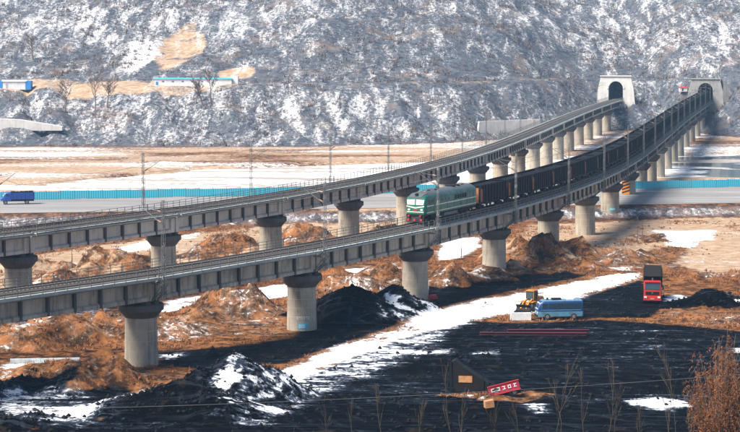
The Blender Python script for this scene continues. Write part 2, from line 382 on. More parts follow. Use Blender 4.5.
# heaps: photo pixel of the middle of the foot, half sizes in metres, height, kind
HEAPS = [((237, 398), 6.2, 6.0, 4.9, 'coal'), ((180, 411), 7.5, 4.8, 3.2, 'coal'), ((205, 402), 6, 5, 3.6, 'coal'), ((262, 392), 4.0, 4.5, 2.6, 'coal'),
         ((352, 319), 8.0, 5.5, 4.4, 'coal'), ((395, 314), 6.0, 5.0, 4.2, 'coal'), ((712, 305), 5.2, 4.0, 2.4, 'coal'), ((688, 304), 3.0, 2.5, .9, 'coal'),
         ((92, 384), 6.0, 5.0, 3.9, 'earth'), ((60, 378), 5.0, 4.0, 2.0, 'earth'), ((20, 388), 6.0, 3.5, 1.7, 'dark'), ((15, 420), 7, 3, 1.2, 'dark'),
         ((232, 312), 6.0, 5.0, 4.0, 'earth'), ((262, 308), 5.5, 4.0, 3.4, 'earth'), ((205, 320), 4.0, 3.0, 1.8, 'earth'),
         ((335, 290), 7.0, 5.0, 3.7, 'earth'), ((378, 287), 6.0, 5.0, 3.8, 'earth'), ((455, 284), 5.0, 5.0, 3.5, 'earth'), ((486, 280), 4.5, 4.0, 2.6, 'earth'),
         ((530, 262), 7.5, 6.0, 5.2, 'ochre'), ((512, 272), 5.0, 4.0, 2.3, 'ochre'), ((585, 257), 6.0, 6.0, 3.6, 'ochre'), ((570, 268), 4.5, 4.0, 1.8, 'earth'), ((615, 262), 5.0, 4.0, 2.6, 'earth'),
         ((640, 258), 4.0, 3.5, 1.8, 'earth'), ((655, 240), 4.5, 4, 1.7, 'earth'),
         ((118, 282), 9.0, 7.0, 5.3, 'ochre'), ((85, 290), 7.0, 5.0, 3.6, 'ochre'), ((150, 278), 6.0, 6.0, 3.8, 'ochre'), ((30, 275), 8.0, 6.0, 2.8, 'ochre'),
         ((225, 257), 7.0, 7.0, 5.0, 'earth'), ((250, 262), 5.0, 5.0, 2.8, 'ochre'), ((305, 247), 7.5, 6.0, 4.6, 'ochre'), ((285, 252), 6.0, 6.0, 3.4, 'earth'), ((375, 240), 6, 5, 3.0, 'earth'), ((392, 236), 5, 5, 2.6, 'earth'),
         ((75, 338), 9.0, 5.0, 4.4, 'earth'), ((30, 342), 8.0, 5.0, 3.8, 'earth'), ((115, 335), 6.0, 4.5, 3.8, 'earth'), ((180, 333), 5.0, 4.0, 2.2, 'earth'), ((160, 322), 5, 4, 2.6, 'earth'),
         ((703, 320), 6.0, 1.8, .8, 'earth'), ((735, 322), 5, 1.8, .9, 'earth'), ((500, 398), 3.4, 2.4, .5, 'earth'), ((528, 395), 1.9, 1.5, .8, 'earth'), ((470, 396), 3, 1.5, .3, 'earth'),
         ((690, 278), 7, 2.2, .9, 'earth'), ((732, 276), 6, 2.2, 1.0, 'earth')]
SNOW = [([(640, 272), (600, 276), (560, 284), (510, 294), (460, 304), (420, 318), (385, 330), (330, 348), (285, 368), (255, 385), (228, 412), (240, 420), (285, 393), (320, 376), (370, 353), (420, 336), (470, 324), (510, 316), (545, 314), (580, 299), (610, 288), (640, 280)], .80), ([(385, 336), (450, 330), (440, 350), (380, 374), (330, 394), (268, 426), (232, 426), (280, 385)], .60), ([(400, 326), (450, 306), (520, 292), (540, 306), (500, 316), (430, 332)], .95),
        ([(160, 312), (200, 309), (225, 304), (290, 296), (290, 283), (230, 291), (160, 301)], .95),
        ([(318, 284), (330, 271), (400, 262), (402, 268), (345, 286)], .85), ([(436, 262), (440, 240), (480, 236), (482, 246), (460, 258)], .9),
        ([(652, 231), (718, 230.5), (713, 240), (690, 249), (665, 245)], 1.0), ([(600, 255), (640, 263), (640, 272), (605, 271)], .55),
        ([(0, 339), (60, 335), (76, 340), (20, 350), (0, 351)], .85), ([(0, 363), (75, 357), (76, 362), (0, 373)], .9),
        ([(58, 408), (120, 397), (152, 388), (142, 402), (105, 415), (60, 418)], .85), ([(630, 401), (655, 398), (685, 401), (688, 407), (660, 409.5), (632, 406)], 1.1),
        ([(105, 250), (150, 240), (205, 231), (205, 237), (150, 250), (110, 257)], .75), ([(0, 268), (60, 262), (100, 258), (95, 266), (30, 274), (0, 276)], .6),
        ([(665, 296), (680, 294), (692, 298), (680, 302), (666, 302)], 1.0), ([(733, 348), (745, 347), (745, 353), (735, 352)], 1.0),
        ([(505, 313), (533, 315), (533, 323), (508, 321)], .6), ([(528, 404), (540, 405), (547, 413), (536, 414)], .9),
        ([(-10, 392), (80, 390), (130, 410), (100, 428), (-10, 432)], .5), ([(0, 372), (60, 366), (60, 384), (0, 392)], .42), ([(0, 300), (110, 296), (130, 330), (0, 340)], .52), ([(150, 318), (215, 312), (215, 340), (150, 342)], .52), ([(405, 351), (450, 349), (452, 354), (408, 357)], .7),
        ([(160, 355), (185, 352), (188, 356), (162, 360)], .8), ([(640, 345), (668, 344), (668, 347), (642, 348)], .7), ([(330, 372), (372, 360), (380, 364), (340, 380)], .6),
        ([(735, 300), (745, 300), (745, 306), (735, 306)], .6), ([(0, 320), (12, 318), (14, 330), (0, 332)], .8), ([(170, 250), (205, 245), (210, 252), (175, 262)], .5),
        ([(480, 262), (500, 256), (510, 262), (490, 272)], .5), ([(610, 206), (740, 199), (740, 204), (620, 210)], .55), ([(470, 352), (500, 350), (503, 353), (472, 356)], .55)]
COAL = [([(125, 445), (140, 412), (200, 408), (245, 410), (300, 380), (400, 338), (470, 322), (520, 324), (600, 320), (690, 326), (745, 332), (860, 345), (900, 400), (900, 480), (60, 480)], 1.0),
        ([(285, 350), (318, 305), (400, 292), (440, 278), (480, 264), (560, 270), (585, 276), (500, 294), (440, 307), (380, 331), (300, 358)], .95),
        ([(540, 318), (585, 297), (640, 280), (655, 296), (690, 296), (742, 296), (745, 306), (660, 309), (650, 318)], .95),
        ([(-20, 384), (60, 380), (130, 390), (150, 404), (215, 432), (200, 470), (-40, 470)], .9), ([(-20, 352), (60, 350), (130, 346), (130, 358), (60, 364), (-20, 362)], .5), ([(30, 372), (60, 360), (80, 372), (60, 384), (30, 386)], .6), ([(100, 372), (118, 366), (128, 380), (110, 388)], .7),
        ([(150, 352), (230, 346), (300, 337), (330, 346), (290, 364), (200, 370), (160, 366)], .8), ([(-20, 366), (60, 364), (60, 380), (-20, 392)], .45)]
OCHRE = [([(675, 262), (690, 246), (720, 234), (780, 228), (780, 272), (700, 274)], .85), ([(-20, 262), (170, 236), (330, 220), (420, 214), (420, 244), (330, 252), (200, 270), (60, 292), (-20, 300)], .78), ([(520, 224), (760, 216), (760, 240), (660, 250), (610, 262), (560, 262), (500, 256)], .66),
         ([(640, 232), (660, 226), (745, 222), (745, 234), (715, 234), (650, 234)], .5), ([(500, 238), (610, 228), (620, 244), (590, 256), (505, 262)], .6),
         ([(415, 385), (450, 382), (452, 388), (418, 390)], .8)]
def hill_z(x, y):
    b = np.interp(x, BX, BY) + fbm(x, y, 60, 3, 91)*7; run = np.interp(x, BX, RUN)
    d = y-b; q = d/run
    z = 19.2*smooth(q*.86+.04)*(q > -.05)
    z = np.where(q < -.05, 0, z)
    slope_amt = smooth((d-run-16)/60)
    ridge = fbm(x*.8, y*.35, 70, 4, 55)
    up = np.clip(d-run-16, 0, None)
    z2 = up*.27 + slope_amt*(ridge*9 + fbm(x, y, 28, 4, 31)*3.0) - np.clip(up-420, 0, None)*.22
    # gullies down the bluff
    gl = np.abs(fbm(x*1.0+.25*y, y*.25, 16, 3, 71))
    z = z + z2 - smooth(q*3)*smooth((1.1-q)*3)*(1-gl*2.4)*2.3 + smooth(q*2)*fbm(x, y, 9, 3, 23)*.9
    return np.maximum(z, 0*z), d, run
def track_dist(tr, x, y, s0, s1):
    best = np.full(x.shape, 1e9); bs = np.zeros(x.shape)
    for q in np.arange(s0, s1, 2.0):
        p = tr.at(q); dd = np.hypot(x-p.x, y-p.y); m_ = dd < best; best = np.where(m_, dd, best); bs = np.where(m_, q, bs)
    return best, bs
def height(x, y, masks=False):
    hz, d, run = hill_z(x, y)
    on = smooth((d+6)/8.0)
    rf, rb = road_front(x), road_back(x)
    fl = fbm(x, y, 22, 4, 5)*.35 + fbm(x, y, 5, 3, 8)*.13
    sd_r = poly_sd(x, y, RIVER) + fbm(x*.5, y*1.4, 22, 4, 191)*9
    coal = np.zeros_like(x); snow = np.zeros_like(x)+.05; ochre = np.zeros_like(x)
    for pl, a in COAL: coal = np.maximum(coal, a*smooth(poly_sd(x, y, wpoly(pl))/4.0+.5))
    for pl, a in OCHRE: ochre = np.maximum(ochre, a*smooth(poly_sd(x, y, wpoly(pl))/8.0+.5))
    rough = 1-.75*coal
    z = fl*rough
    lump = fbm(x, y, 3.2, 4, 44)
    wx, wy = fbm(x, y, 7, 3, 211)*5.0, fbm(x, y, 7, 3, 213)*5.0
    tan_mix = .30+.75*fbm(x, y, 9, 4, 217)
    hm = np.zeros_like(x); heap_snow = np.zeros_like(x); earth_heap = np.zeros_like(x)
    for (pp, rx, ry, h, kind) in HEAPS:
        cx, cy = g(*pp); wa = .25 if kind == 'coal' or h < 1 else 1.0; dx, dy = (x+wx*wa-cx)/rx, (y+wy*wa-cy)/ry
        mk = (np.abs(dx) < 2.2) & (np.abs(dy) < 2.2)
        if not mk.any(): continue
        n_ = fbm(x, y, 4.5, 4, int(pp[0]))*(.34 if kind == 'coal' else .4)
        t = np.hypot(dx, dy)*(1+n_)
        prof = np.clip(1.18-t, 0, 1.2)/1.18; prof = np.where(prof > .8, .8+.2*np.tanh((prof-.8)/.2), prof)
        zz = h*(1.08 if kind == 'coal' else .95)*prof*(1+.42*lump*(kind != 'coal')+.06*lump)
        m2 = smooth(prof*5)
        if kind == 'coal': coal = np.maximum(coal, m2); ochre *= 1-m2
        elif kind == 'ochre': ochre = np.maximum(ochre*(1-m2), m2*np.clip(tan_mix+.2, 0, .8)); coal *= 1-m2; earth_heap = np.maximum(earth_heap, m2*.8)
        elif kind == 'earth': coal *= 1-m2*.9; ochre = ochre*(1-m2)+m2*np.clip(tan_mix-.25, 0, .6); earth_heap = np.maximum(earth_heap, m2)
        else: coal = np.maximum(coal*(1-m2), m2*.75)
        if kind == 'coal' and h > 2:                 # wind-packed snow on the lee (right) flank, in streaks down the slope
            ang = np.arctan2(dy, dx); stk = fbm(ang*9, t*1.2, 1.0, 3, int(pp[0])+3)
            heap_snow = np.maximum(heap_snow, smooth(dx*2.2-.32)*m2*(.42+.75*stk)*(prof < .93))
        hm = np.maximum(hm, zz)
    z = np.maximum(z, hm + z*.5)
    z = z + lump*.32*np.clip(earth_heap+ochre*.5, 0, 1)
    sv = .88+.40*fbm(x, y, 5, 3, 201)+.25*fbm(x*.4, y*1.6, 6, 3, 203)
    for pl, a in SNOW: snow = np.maximum(snow, a*sv*smooth(poly_sd(x, y, wpoly(pl))/5.0+.52))
    hflat = 1-smooth(hm/1.6)
    snow *= .6+.4*hflat
    snow = np.maximum(snow, (.34+.20*fbm(x, y, 8, 3, 221))*np.clip(earth_heap, 0, 1)); snow = np.maximum(snow, heap_snow)
    snow = np.maximum(snow, (.27+.22*fbm(x, y*1.6, 14, 3, 171))*(1-coal)*(y < 400))
    snow = np.maximum(snow, coal*(.10+.20*fbm(x*.35, y*1.7, 12, 3, 173))*hflat)
    # road embankment
    emb = smooth((y-(rf-9))/9.0)*smooth((rb+9-y)/8.0)
    z = z*(1-emb) + 2.46*emb + emb*(1-emb)*4*fbm(x, y, 3, 3, 12)*.35
    face = emb*(1-emb)*4
    coal = coal*(1-emb); ochre = np.maximum(ochre*(1-face), .15*face); snow = np.maximum(snow*(1-emb), .36*face)
    # beyond the road: pale dry fields
    fld = smooth((y-rb-3)/6)*(1-on)
    ochre = np.maximum(ochre, fld*(.60+.55*fbm(x, y*2.2, 30, 4, 61))); snow = np.where(fld > .3, .33+.42*fbm(x*.5, y*2.2, 26, 4, 67)+.10*smooth((y-600)/30), snow)
    # river bed
    bed = smooth(sd_r/5.0+.4)
    z = z*(1-bed) - 1.5*bed; snow = np.where((sd_r > -9) & (fld > .3), np.maximum(snow, .34), snow)
    # slopes
    z = np.where(on > 0, np.maximum(z*(1-on)+fl*on, 0) + hz*on, z)
    q = d/run
    hill = np.maximum(smooth((d+9)/14.0), .85*face)
    hill0 = smooth((d+9)/14.0)
    hs = .13 + .17*fbm(x, y, 60, 4, 77) + .15*smooth((q-1.1)/1.6)
    hs += .10*smooth(q*4)*smooth((1.02-q)*6)
    hs -= .30*smooth((x-120)/12)*smooth((1.05-q)*8)
    snow = snow*(1-hill0) + hs*hill0
    terr = smooth((d-run+15+4*fbm(x, y, 12, 3, 88))/6)*smooth((run+24-d)/8)*smooth((-20-x)/50)*.9 + .55*smooth((d-run+3)/6)*smooth((run+20-d)/8)*smooth((110-x)/40)*smooth((x+70)/50)
    ochre = np.maximum(ochre*(1-hill0), terr*(.72+.3*fbm(x, y, 14, 3, 81))); snow = snow*(1-.4*terr)
    coal = coal*(1-hill0)
    sx, sy = SCAR                                     # bare earth scar above the terrace, snow on its left
    dd = np.hypot((x-sx)/12, (y-sy)/46)*(1+.18*fbm(x, y, 12, 3, 83))
    ochre = np.maximum(ochre, (.66+.35*fbm(x, y, 6, 3, 87))*smooth((1.1-dd)*2.5)*hill0); snow = snow*(1-.75*smooth((1.1-dd)*2.5)*hill0)
    z = z - 1.0*smooth((1.1-dd)*1.6)*hill0
    d2 = np.hypot((x-sx+15)/8, (y-sy+8)/42)*(1+.3*fbm(x, y, 9, 3, 85)); snow = np.maximum(snow, .8*smooth((1.1-d2)*2)*hill0)
    d3 = np.hypot((x-SCAR2[0])/9, (y-SCAR2[1])/10); ochre = np.maximum(ochre, .8*smooth((1.1-d3)*2)*hill0)
    # cuttings for the two railways and their tunnels
    for tr, s1 in ((near, PORTAL['near']), (far, PORTAL['far'])):
        p = tr.at(s1); mk = (y > 560) & (y < p.y+40)
        if mk.any():
            dist, bs = track_dist(tr, x[mk], y[mk], s1-200, s1+24)
            zz = z[mk]; lim = tr.z0-4.5 + np.clip(dist-5.5, 0, None)*1.15
            lim = np.where(bs > s1+.5, np.where(dist < 4.6, tr.z0-2.5, 1e9), lim)
            lim = np.where(bs >= s1+22, 1e9, lim)
            z[mk] = np.minimum(zz, lim)
    return z, coal, snow, ochre, hill
SCAR = ((177-370)*797/FPX, 808.0); SCAR2 = ((237-370)*760/FPX, 760.0)

def axis(segs):
    out = [segs[0][0]]
    for a, b, st in segs:
        n = max(1, int(round((b-a)/st))); out += [a+(b-a)*(i+1)/n for i in range(n)]
    return np.array(out)
XS = axis([(-1400, -500, 50), (-500, -220, 10), (-220, -130, 3.0), (-130, -70, 1.5), (-70, 60, .85), (60, 120, 1.2), (120, 200, 2), (200, 320, 4), (320, 600, 14), (600, 1400, 50)])
YS = axis([(-700, 60, 40), (60, 150, 6), (150, 180, 1.4), (180, 330, .85), (330, 470, 1.4), (470, 640, 2.6)])
YH = axis([(640, 700, 2.0), (700, 880, 1.6), (880, 1000, 3), (1000, 1300, 12), (1300, 2600, 60)])
def sheet(name, xs, ys):
    X, Y = np.meshgrid(xs, ys); x, y = X.ravel(), Y.ravel()
    z, coal, snow, ochre, hill = height(x, y)
    nx, ny = len(xs), len(ys); me = bpy.data.meshes.new(name)
    i = np.arange((nx-1)*(ny-1)); r, c = i//(nx-1), i % (nx-1); a = r*nx+c
    q = np.stack([a, a+1, a+nx+1, a+nx], 1).ravel().astype(np.int32)
    me.vertices.add(len(x)); me.vertices.foreach_set('co', np.stack([x, y, z], 1).ravel())
    me.loops.add(len(q)); me.loops.foreach_set('vertex_index', q)
    me.polygons.add(len(i)); me.polygons.foreach_set('loop_start', (np.arange(len(i))*4).astype(np.int32))
    me.polygons.foreach_set('use_smooth', np.ones(len(i), bool))
    me.update(calc_edges=True); me.validate()
    for nm, v in (('coal', coal), ('snow', snow), ('ochre', ochre), ('hill', hill)):
        me.attributes.new(nm, 'FLOAT', 'POINT').data.foreach_set('value', np.clip(v, -1, 2).astype(np.float32))
    me.materials.append(M['terrain'])
    o = obj(name, me); o['kind'] = 'structure'
    return o
ground = sheet('ground', XS, YS); hills = sheet('hillside', XS, YH)
def zat(x, y): return float(height(np.array([float(x)]), np.array([float(y)]))[0][0])
def hit(px, py, y0=500., y1=1200.):
    """where the ray through a photo pixel meets the terrain"""
    u = (px-370)/FPX; v = (216-py)/FPX; c, s = math.cos(PITCH), math.sin(PITCH)
    d = np.array([u, c+v*s, -s+v*c]); t = np.arange(y0, y1, .5)
    P = d[None]*t[:, None]; z = height(P[:, 0].copy(), P[:, 1].copy())[0]; k = int(np.argmax(CAM_H+P[:, 2] < z))
    return Vector((P[k, 0], P[k, 1], z[k]))

# road on the embankment, hoarding, river
mb = MB(); xs = np.linspace(-300, 340, 80)
for i, x in enumerate(xs):
    mb.v += [(x, float(road_front(x))+.4, 2.53), (x, float(road_back(x))-.2, 2.53)]
mb.f = [(2*i, 2*i+2, 2*i+3, 2*i+1) for i in range(79)]
ro = mb.build('road', M['road']); ro['kind'] = 'structure'
mb = MB(); mb.add([(a, b, -.75) for a, b in RIVER], [tuple(range(len(RIVER)))])
rv = mb.build('river', M['river']); rv['kind'] = 'structure'
rv.data.flip_normals() if rv.data.polygons[0].normal.z < 0 else None

# hoarding along the far side of the road
hb = thing('hoarding', 'long bright cyan hoarding along the far side of the road', 'hoarding', (0, 0, 2.5))
pm = MB()
prof = []
for k in range(13): prof.append((-1.48+k*2.96/12, .02*(1 if k % 2 else -1)))
pm.add([(a, b, 0) for a, b in prof]+[(a, b, 1.95) for a, b in prof]+[(a, b+.03, 1.95) for a, b in prof]+[(a, b+.03, 0) for a, b in prof],
       [f for k in range(12) for f in ((k, k+1, 14+k, 13+k), (13+k, 14+k, 27+k, 26+k), (26+k, 27+k, 40+k, 39+k), (39+k, 40+k, k+1, k))])
pme = pm.mesh('panel', M['cyan']); pst = MB().box((0, .06, 1.0), (.1, .08, 2.05)).mesh('post', M['steel'])
xx = -150.0
while xx < 170:
    y_ = float(road_back(xx)); sl = ROAD_B[1]; an = math.atan(sl)
    p = obj('panel', pme, hb, (xx, y_, .06+random.uniform(-.08, .06)), an+random.uniform(-.02, .02)); p.scale.z = .9
    obj('post', pst, hb, (xx-1.5*math.cos(an), y_-1.5*math.sin(an), 0), an)
    xx += 3.0*math.cos(an)

# ------------------------------------------------------------------ viaducts
def span_meshes(gm, wm):
    L = 32.5; e = {}
    w_ = [(-.14, -1.25), (.14, -1.25), (.14, -2.75), (.42, -2.95), (.42, -3.35), (-.42, -3.35), (-.42, -2.95), (-.14, -2.75)]
    e['girder'] = MB().prism(w_, 'x', -L/2, L/2).mesh('girder', gm)
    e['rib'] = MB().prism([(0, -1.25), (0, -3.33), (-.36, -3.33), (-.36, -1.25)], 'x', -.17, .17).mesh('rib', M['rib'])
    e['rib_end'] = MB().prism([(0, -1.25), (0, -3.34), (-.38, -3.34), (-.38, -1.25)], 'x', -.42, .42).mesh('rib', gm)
    e['slab'] = MB().prism([(-2.3, -.45), (-2.3, -1.15), (-1.9, -1.25), (1.9, -1.25), (2.3, -1.15), (2.3, -.45), (2.1, -.45), (2.1, -.95), (-2.1, -.95), (-2.1, -.45)], 'x', -L/2, L/2).mesh('deck_slab', M['deck'])
    m = MB().box((0, -2.68, -.66), (L, .74, .1)).box((0, -3.01, -.74), (L, .08, .34))
    for k in range(9): m.prism([(-2.3, -.72), (-2.97, -.72), (-2.97, -.80), (-2.3, -1.05)], 'x', -16+k*4-.06, -16+k*4+.06)
    e['walkway'] = m.mesh('walkway', wm)
    m = MB()
    for k in range(19): m.box((-16.1+k*1.79, 0, .02), (.07, .07, 1.18))
    for z in (.58, .22, -.14): m.box((0, 0, z), (L, .05, .05))
    e['railing'] = m.mesh('railing', M['railing'])
    return e
def pier_meshes():
    H = 12.6
    sh = MB().lathe([(2.02, -H), (1.90, -9.0), (1.84, -5.42)], 32).mesh('pier', M['pier'], True)
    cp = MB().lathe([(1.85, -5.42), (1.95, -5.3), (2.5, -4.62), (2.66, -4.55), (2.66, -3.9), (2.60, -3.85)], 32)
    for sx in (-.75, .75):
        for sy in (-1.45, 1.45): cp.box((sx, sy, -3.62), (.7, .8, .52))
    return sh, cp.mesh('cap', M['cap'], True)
PIER, CAP = pier_meshes()
def sweep(tr, prof, s0, s1, st):
    m = MB(); q = s0; secs = []
    while q < s1+.01:
        secs.append([tuple(tr.at(q, -a, b)) for a, b in prof]); q += st
    return m.loft(secs)
def viaduct(name, label, tr, i0, i1, gm, wm):
    t = thing(name, label, 'viaduct')
    e = span_meshes(gm, wm); piers = []
    for i in range(i0, i1+1):
        if i == i1: break
        p = tr.at(i*SPAN); o = obj('pier', PIER, t, p, tr.rz(i*SPAN)); piers.append(o)
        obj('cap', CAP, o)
        a, b = tr.at(i*SPAN), tr.at((i+1)*SPAN); c = (a+b)/2; mid = tr.at((i+.5)*SPAN); c = c+(mid-c)*.5
        rz = math.atan2(b.y-a.y, b.x-a.x); cs, sn = math.cos(rz), math.sin(rz)
        loc = lambda dx, dy: (c.x+dx*cs-dy*sn, c.y+dx*sn+dy*cs, c.z)
        for sd_ in (-1, 1):
            go = obj('girder', e['girder'], t, loc(0, 1.5*sd_), rz if sd_ < 0 else rz+math.pi)
            if sd_ < 0:
                for k in range(9):
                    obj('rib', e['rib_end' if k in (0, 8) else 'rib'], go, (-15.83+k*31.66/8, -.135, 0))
            obj('walkway', e['walkway'], t, c, rz if sd_ < 0 else rz+math.pi)
            obj('railing', e['railing'], t, loc(0, 3.0*sd_), rz)
        obj('deck_slab', e['slab'], t, c, rz)
    s0, s1 = i0*SPAN, i1*SPAN+20
    sweep(tr, [(-2.05, -.93), (-1.75, -.36), (-1.35, -.20), (1.35, -.20), (1.75, -.36), (2.05, -.93)], s0, i1*SPAN+20, 3).build('ballast', M['ballast'], t)
    for o_ in (-.75, .75):
        sweep(tr, [(o_-.07, -.16), (o_-.03, -.13), (o_-.035, 0), (o_+.035, 0), (o_+.03, -.13), (o_+.07, -.16)], s0, s1, 3).build('rail', M['rail_steel'], t)
    m = MB(); q = s0+.3
    while q < s1:
        rz = tr.rz(q); m.box(tr.at(q, 0, -.195), (.24, 2.5, .09), Matrix.Rotation(rz, 3, 'Z')); q += .6
    so = m.build('sleepers', M['sleeper'], t); so['kind'] = 'stuff'
    return t, piers
IN0 = -3
nv, npiers = viaduct('railway_viaduct', 'nearer curved concrete railway viaduct carrying the coal train', near, IN0, 18, M['girder'], M['walk'])
IF0 = -2
fv, fpiers = viaduct('railway_viaduct', 'farther curved concrete railway viaduct with an empty track', far, IF0, 17, M['girder_far'], M['walk'])

# painted marks on piers: thin curved patches that follow the shaft
def patch(pier, a0, a1, z0, z1, mat, name='painted_mark', r=1.92, dr=.012):
    m = MB(); n = 8; vs = []; fs = []
    for rr in (r+dr, r-.1):
        for k in range(n+1):
            a = a0+(a1-a0)*k/n
            for z in (z0, z1):
                rz_ = rr+(.0336*max(0, -z-5.42)*0)
                vs.append((rz_*math.cos(a), rz_*math.sin(a), z))
    B = 2*(n+1)
    for k in range(n): fs += [(2*k, 2*k+2, 2*k+3, 2*k+1), (B+2*k, B+2*k+1, B+2*k+3, B+2*k+2), (2*k, B+2*k, B+2*k+2, 2*k+2), (2*k+1, 2*k+3, B+2*k+3, B+2*k+1)]
    fs += [(0, 1, B+1, B), (2*n, B+2*n, B+2*n+1, 2*n+1)]
    return m.add(vs, fs).build(name, mat, pier)
def rad(z): return 1.84+.06*min(1, (-5.42-z)/3.58) + max(0, (-9-z))*.12/3.6
def cam_angle(pier):
    d = math.atan2(-pier.location.y, -pier.location.x) - pier.rotation_euler.z
    return d
p2 = npiers[1-IN0]; a = cam_angle(p2)
def letters(pier, a0, da, z0, hh, n, mat):
    """a row of painted block characters, too worn to read"""
    rnd = random.Random(5)
    for k in range(n):
        c = a0+k*da; r_ = rad(z0)
        patch(pier, c-da*.38, c+da*.38, z0+hh*.82, z0+hh, mat, 'lettering', r_)
        if k % 2 == 0: patch(pier, c-da*.10, c+da*.02, z0, z0+hh*.8, mat, 'lettering', r_)
        else: patch(pier, c-da*.36, c-da*.24, z0, z0+hh*.8, mat, 'lettering', r_); patch(pier, c+da*.22, c+da*.34, z0, z0+hh*.8, mat, 'lettering', r_)
        if k % 3 != 1: patch(pier, c-da*.34, c+da*.34, z0+hh*.36, z0+hh*.5, mat, 'lettering', r_)
letters(p2, a-.30, .155, -9.55, .42, 6, M['white'])
patch(p2, a-.26, a+.42, -10.75, -10.0, M['cyan'], r=rad(-10.3)+.01)
letters(p2, a-.16, .12, -10.55, .34, 4, M['white']) if False else None
for zz in (-10.2, -10.38, -10.56): patch(p2, a-.20, a+.22, zz-.04, zz+.04, M['white'], 'lettering', rad(zz)+.03)
p7 = npiers[6-IN0]; a = cam_angle(p7)
patch(p7, a-.02, a+.62, -9.3, -8.5, M['cyan'], r=rad(-9)+.01)
for k in range(3): patch(p7, a+.04+.18*k, a+.18+.18*k, -9.05, -8.75, M['white'], 'lettering', rad(-9)+.03)
p1 = npiers[0-IN0]

# hazard board on the pier beside the road
p8 = npiers[7-IN0].location
dv = Vector((-p8.x, -p8.y, 0)).normalized(); bp = Vector((p8.x, p8.y, 2.5))+dv*2.25
hz = thing('hazard_board', 'orange and black striped hazard board beside the road under the nearer viaduct', 'hazard board', (bp.x-.3, bp.y, 2.5), math.atan2(dv.y, dv.x)+math.pi/2)
MB().box((0, 0, 1.6), (1.7, .08, 3.0)).build('board', M['orange'], hz)
for k in range(4):
    z0 = .25+k*.72
    MB().add([(-.84, -.055, z0), (.84, -.055, z0+.55), (.84, -.055, z0+.9), (-.84, -.055, z0+.35), (-.84, -.03, z0), (.84, -.03, z0+.55), (.84, -.03, z0+.9), (-.84, -.03, z0+.35)],
             [(0, 1, 2, 3), (7, 6, 5, 4), (0, 4, 5, 1), (1, 5, 6, 2), (2, 6, 7, 3), (3, 7, 4, 0)]).build('stripe', M['black'], hz)
for x in (-.6, .6): MB().box((x, .09, 1.2), (.1, .08, 2.5)).build('post', M['steel'], hz)

# ------------------------------------------------------------------ catenary masts
def mast_proto(side):
    t = thing('catenary_mast', '', 'catenary mast')
    sg = -1 if side > 0 else 1                        # local -y is the right-hand (camera) side of the track
    y0 = 3.55*sg
    m = MB(); z0, z1 = -3.0, 8.3; wd = .26
    for x in (-wd, wd):
        for y in (-.14, .14): m.tube([(x, y0+y, z0), (x*.7, y0+y*.7, z1)], [.042, .034], 4)
    n = 14
    for k in range(n):
        za, zb = z0+(z1-z0)*k/n, z0+(z1-z0)*(k+1)/n; s_ = 1 if k % 2 else -1; tw = 1-.3*k/n
        for y in (-.14, .14): m.bar((-wd*s_*tw, y0+y*tw, za), (wd*s_*tw, y0+y*tw, zb), .03)
    m.build('lattice_pole', M['steel'], t)
    b = MB()
    for x in (-.55, .55):
        b.bar((x, y0, -2.2), (x*.9, 1.95*sg, -3.5), .09).bar((x, y0+.25*sg, -1.35), (x, 2.1*sg, -1.35), .09).bar((x, y0+.2*sg, -1.35), (x*.9, 1.95*sg, -3.5), .07)
    b.bar((-.7, y0, -2.2), (.7, y0, -2.2), .08).bar((-.7, y0, -1.35), (.7, y0, -1.35), .08)
    for k in range(3): b.bar((-.6, y0-sg*(.5+k*.6), -2.45-k*.33), (.6, y0-sg*(.5+k*.6), -2.45-k*.33), .05)
    b.build('bracket', M['steel'], t)
    ar = MB(); ar.tube([(0, y0-.2*sg, 6.9), (0, y0-2.6*sg, 7.25)], [.04, .035], 5).tube([(0, y0-.2*sg, 5.5), (0, y0-3.2*sg, 7.3)], [.045, .04], 5)
    ar.tube([(0, y0-1.7*sg, 6.35), (0, y0-4.3*sg, 5.75)], [.035, .03], 5)
    ar.build('cantilever_arm', M['steel'], t)
    for z in (6.93, 5.72): MB().tube([(0, y0-.35*sg, z), (0, y0-.8*sg, z+.1*(z > 6)+.23*(z < 6))], [.09, .09], 8).build('insulator', M['insul'], t)
    remember(t); return t
for nm, tr, side, i0, i1, where in (('near', near, 1, -1, 17, 'nearer viaduct'), ('far', far, -1, -1, 16, 'farther viaduct')):
    proto = None
    vis0 = 0 if nm == 'near' else 1
    for i in range(i0, i1+1):
        if proto is None: proto = o = mast_proto(side)
        else: o = copy_tree(proto)
        o.location = tr.at(i*SPAN); o.rotation_euler = (0, 0, tr.rz(i*SPAN))
        k = i-vis0
        o['label'] = ('steel lattice catenary mast on the %s, just outside the left edge' % where) if k < 0 else '%s steel lattice catenary mast from the left on the %s' % (ordinal(k), where)
        if nm == 'far' and i == -1: o['label'] = 'steel lattice catenary mast off the left end of the farther viaduct'
        if nm == 'far' and i == 0: o['label'] = 'catenary mast at the left edge whose arm pokes in over the farther viaduct'
        o['group'] = 'catenary masts on the '+where
for nm, tr, i1 in (('nearer', near, 17), ('farther', far, 16)):
    t = thing('overhead_wire', 'thin overhead contact wires strung above the %s viaduct' % nm, 'wire')
    for zz, sag, r_, n_ in ((5.72, 0, .014, 'contact_wire'), (7.28, .9, .016, 'messenger_wire')):
        m = MB(); pts = []
        for i in range(-3 if nm == 'nearer' else -2, i1):
            for k in range(6):
                f = k/6; pts.append(tr.at((i+f)*SPAN, 0, zz-sag*4*f*(1-f)*1.0))
        m.tube(pts, [r_]*len(pts), 4).build(n_, M['dark'], t)

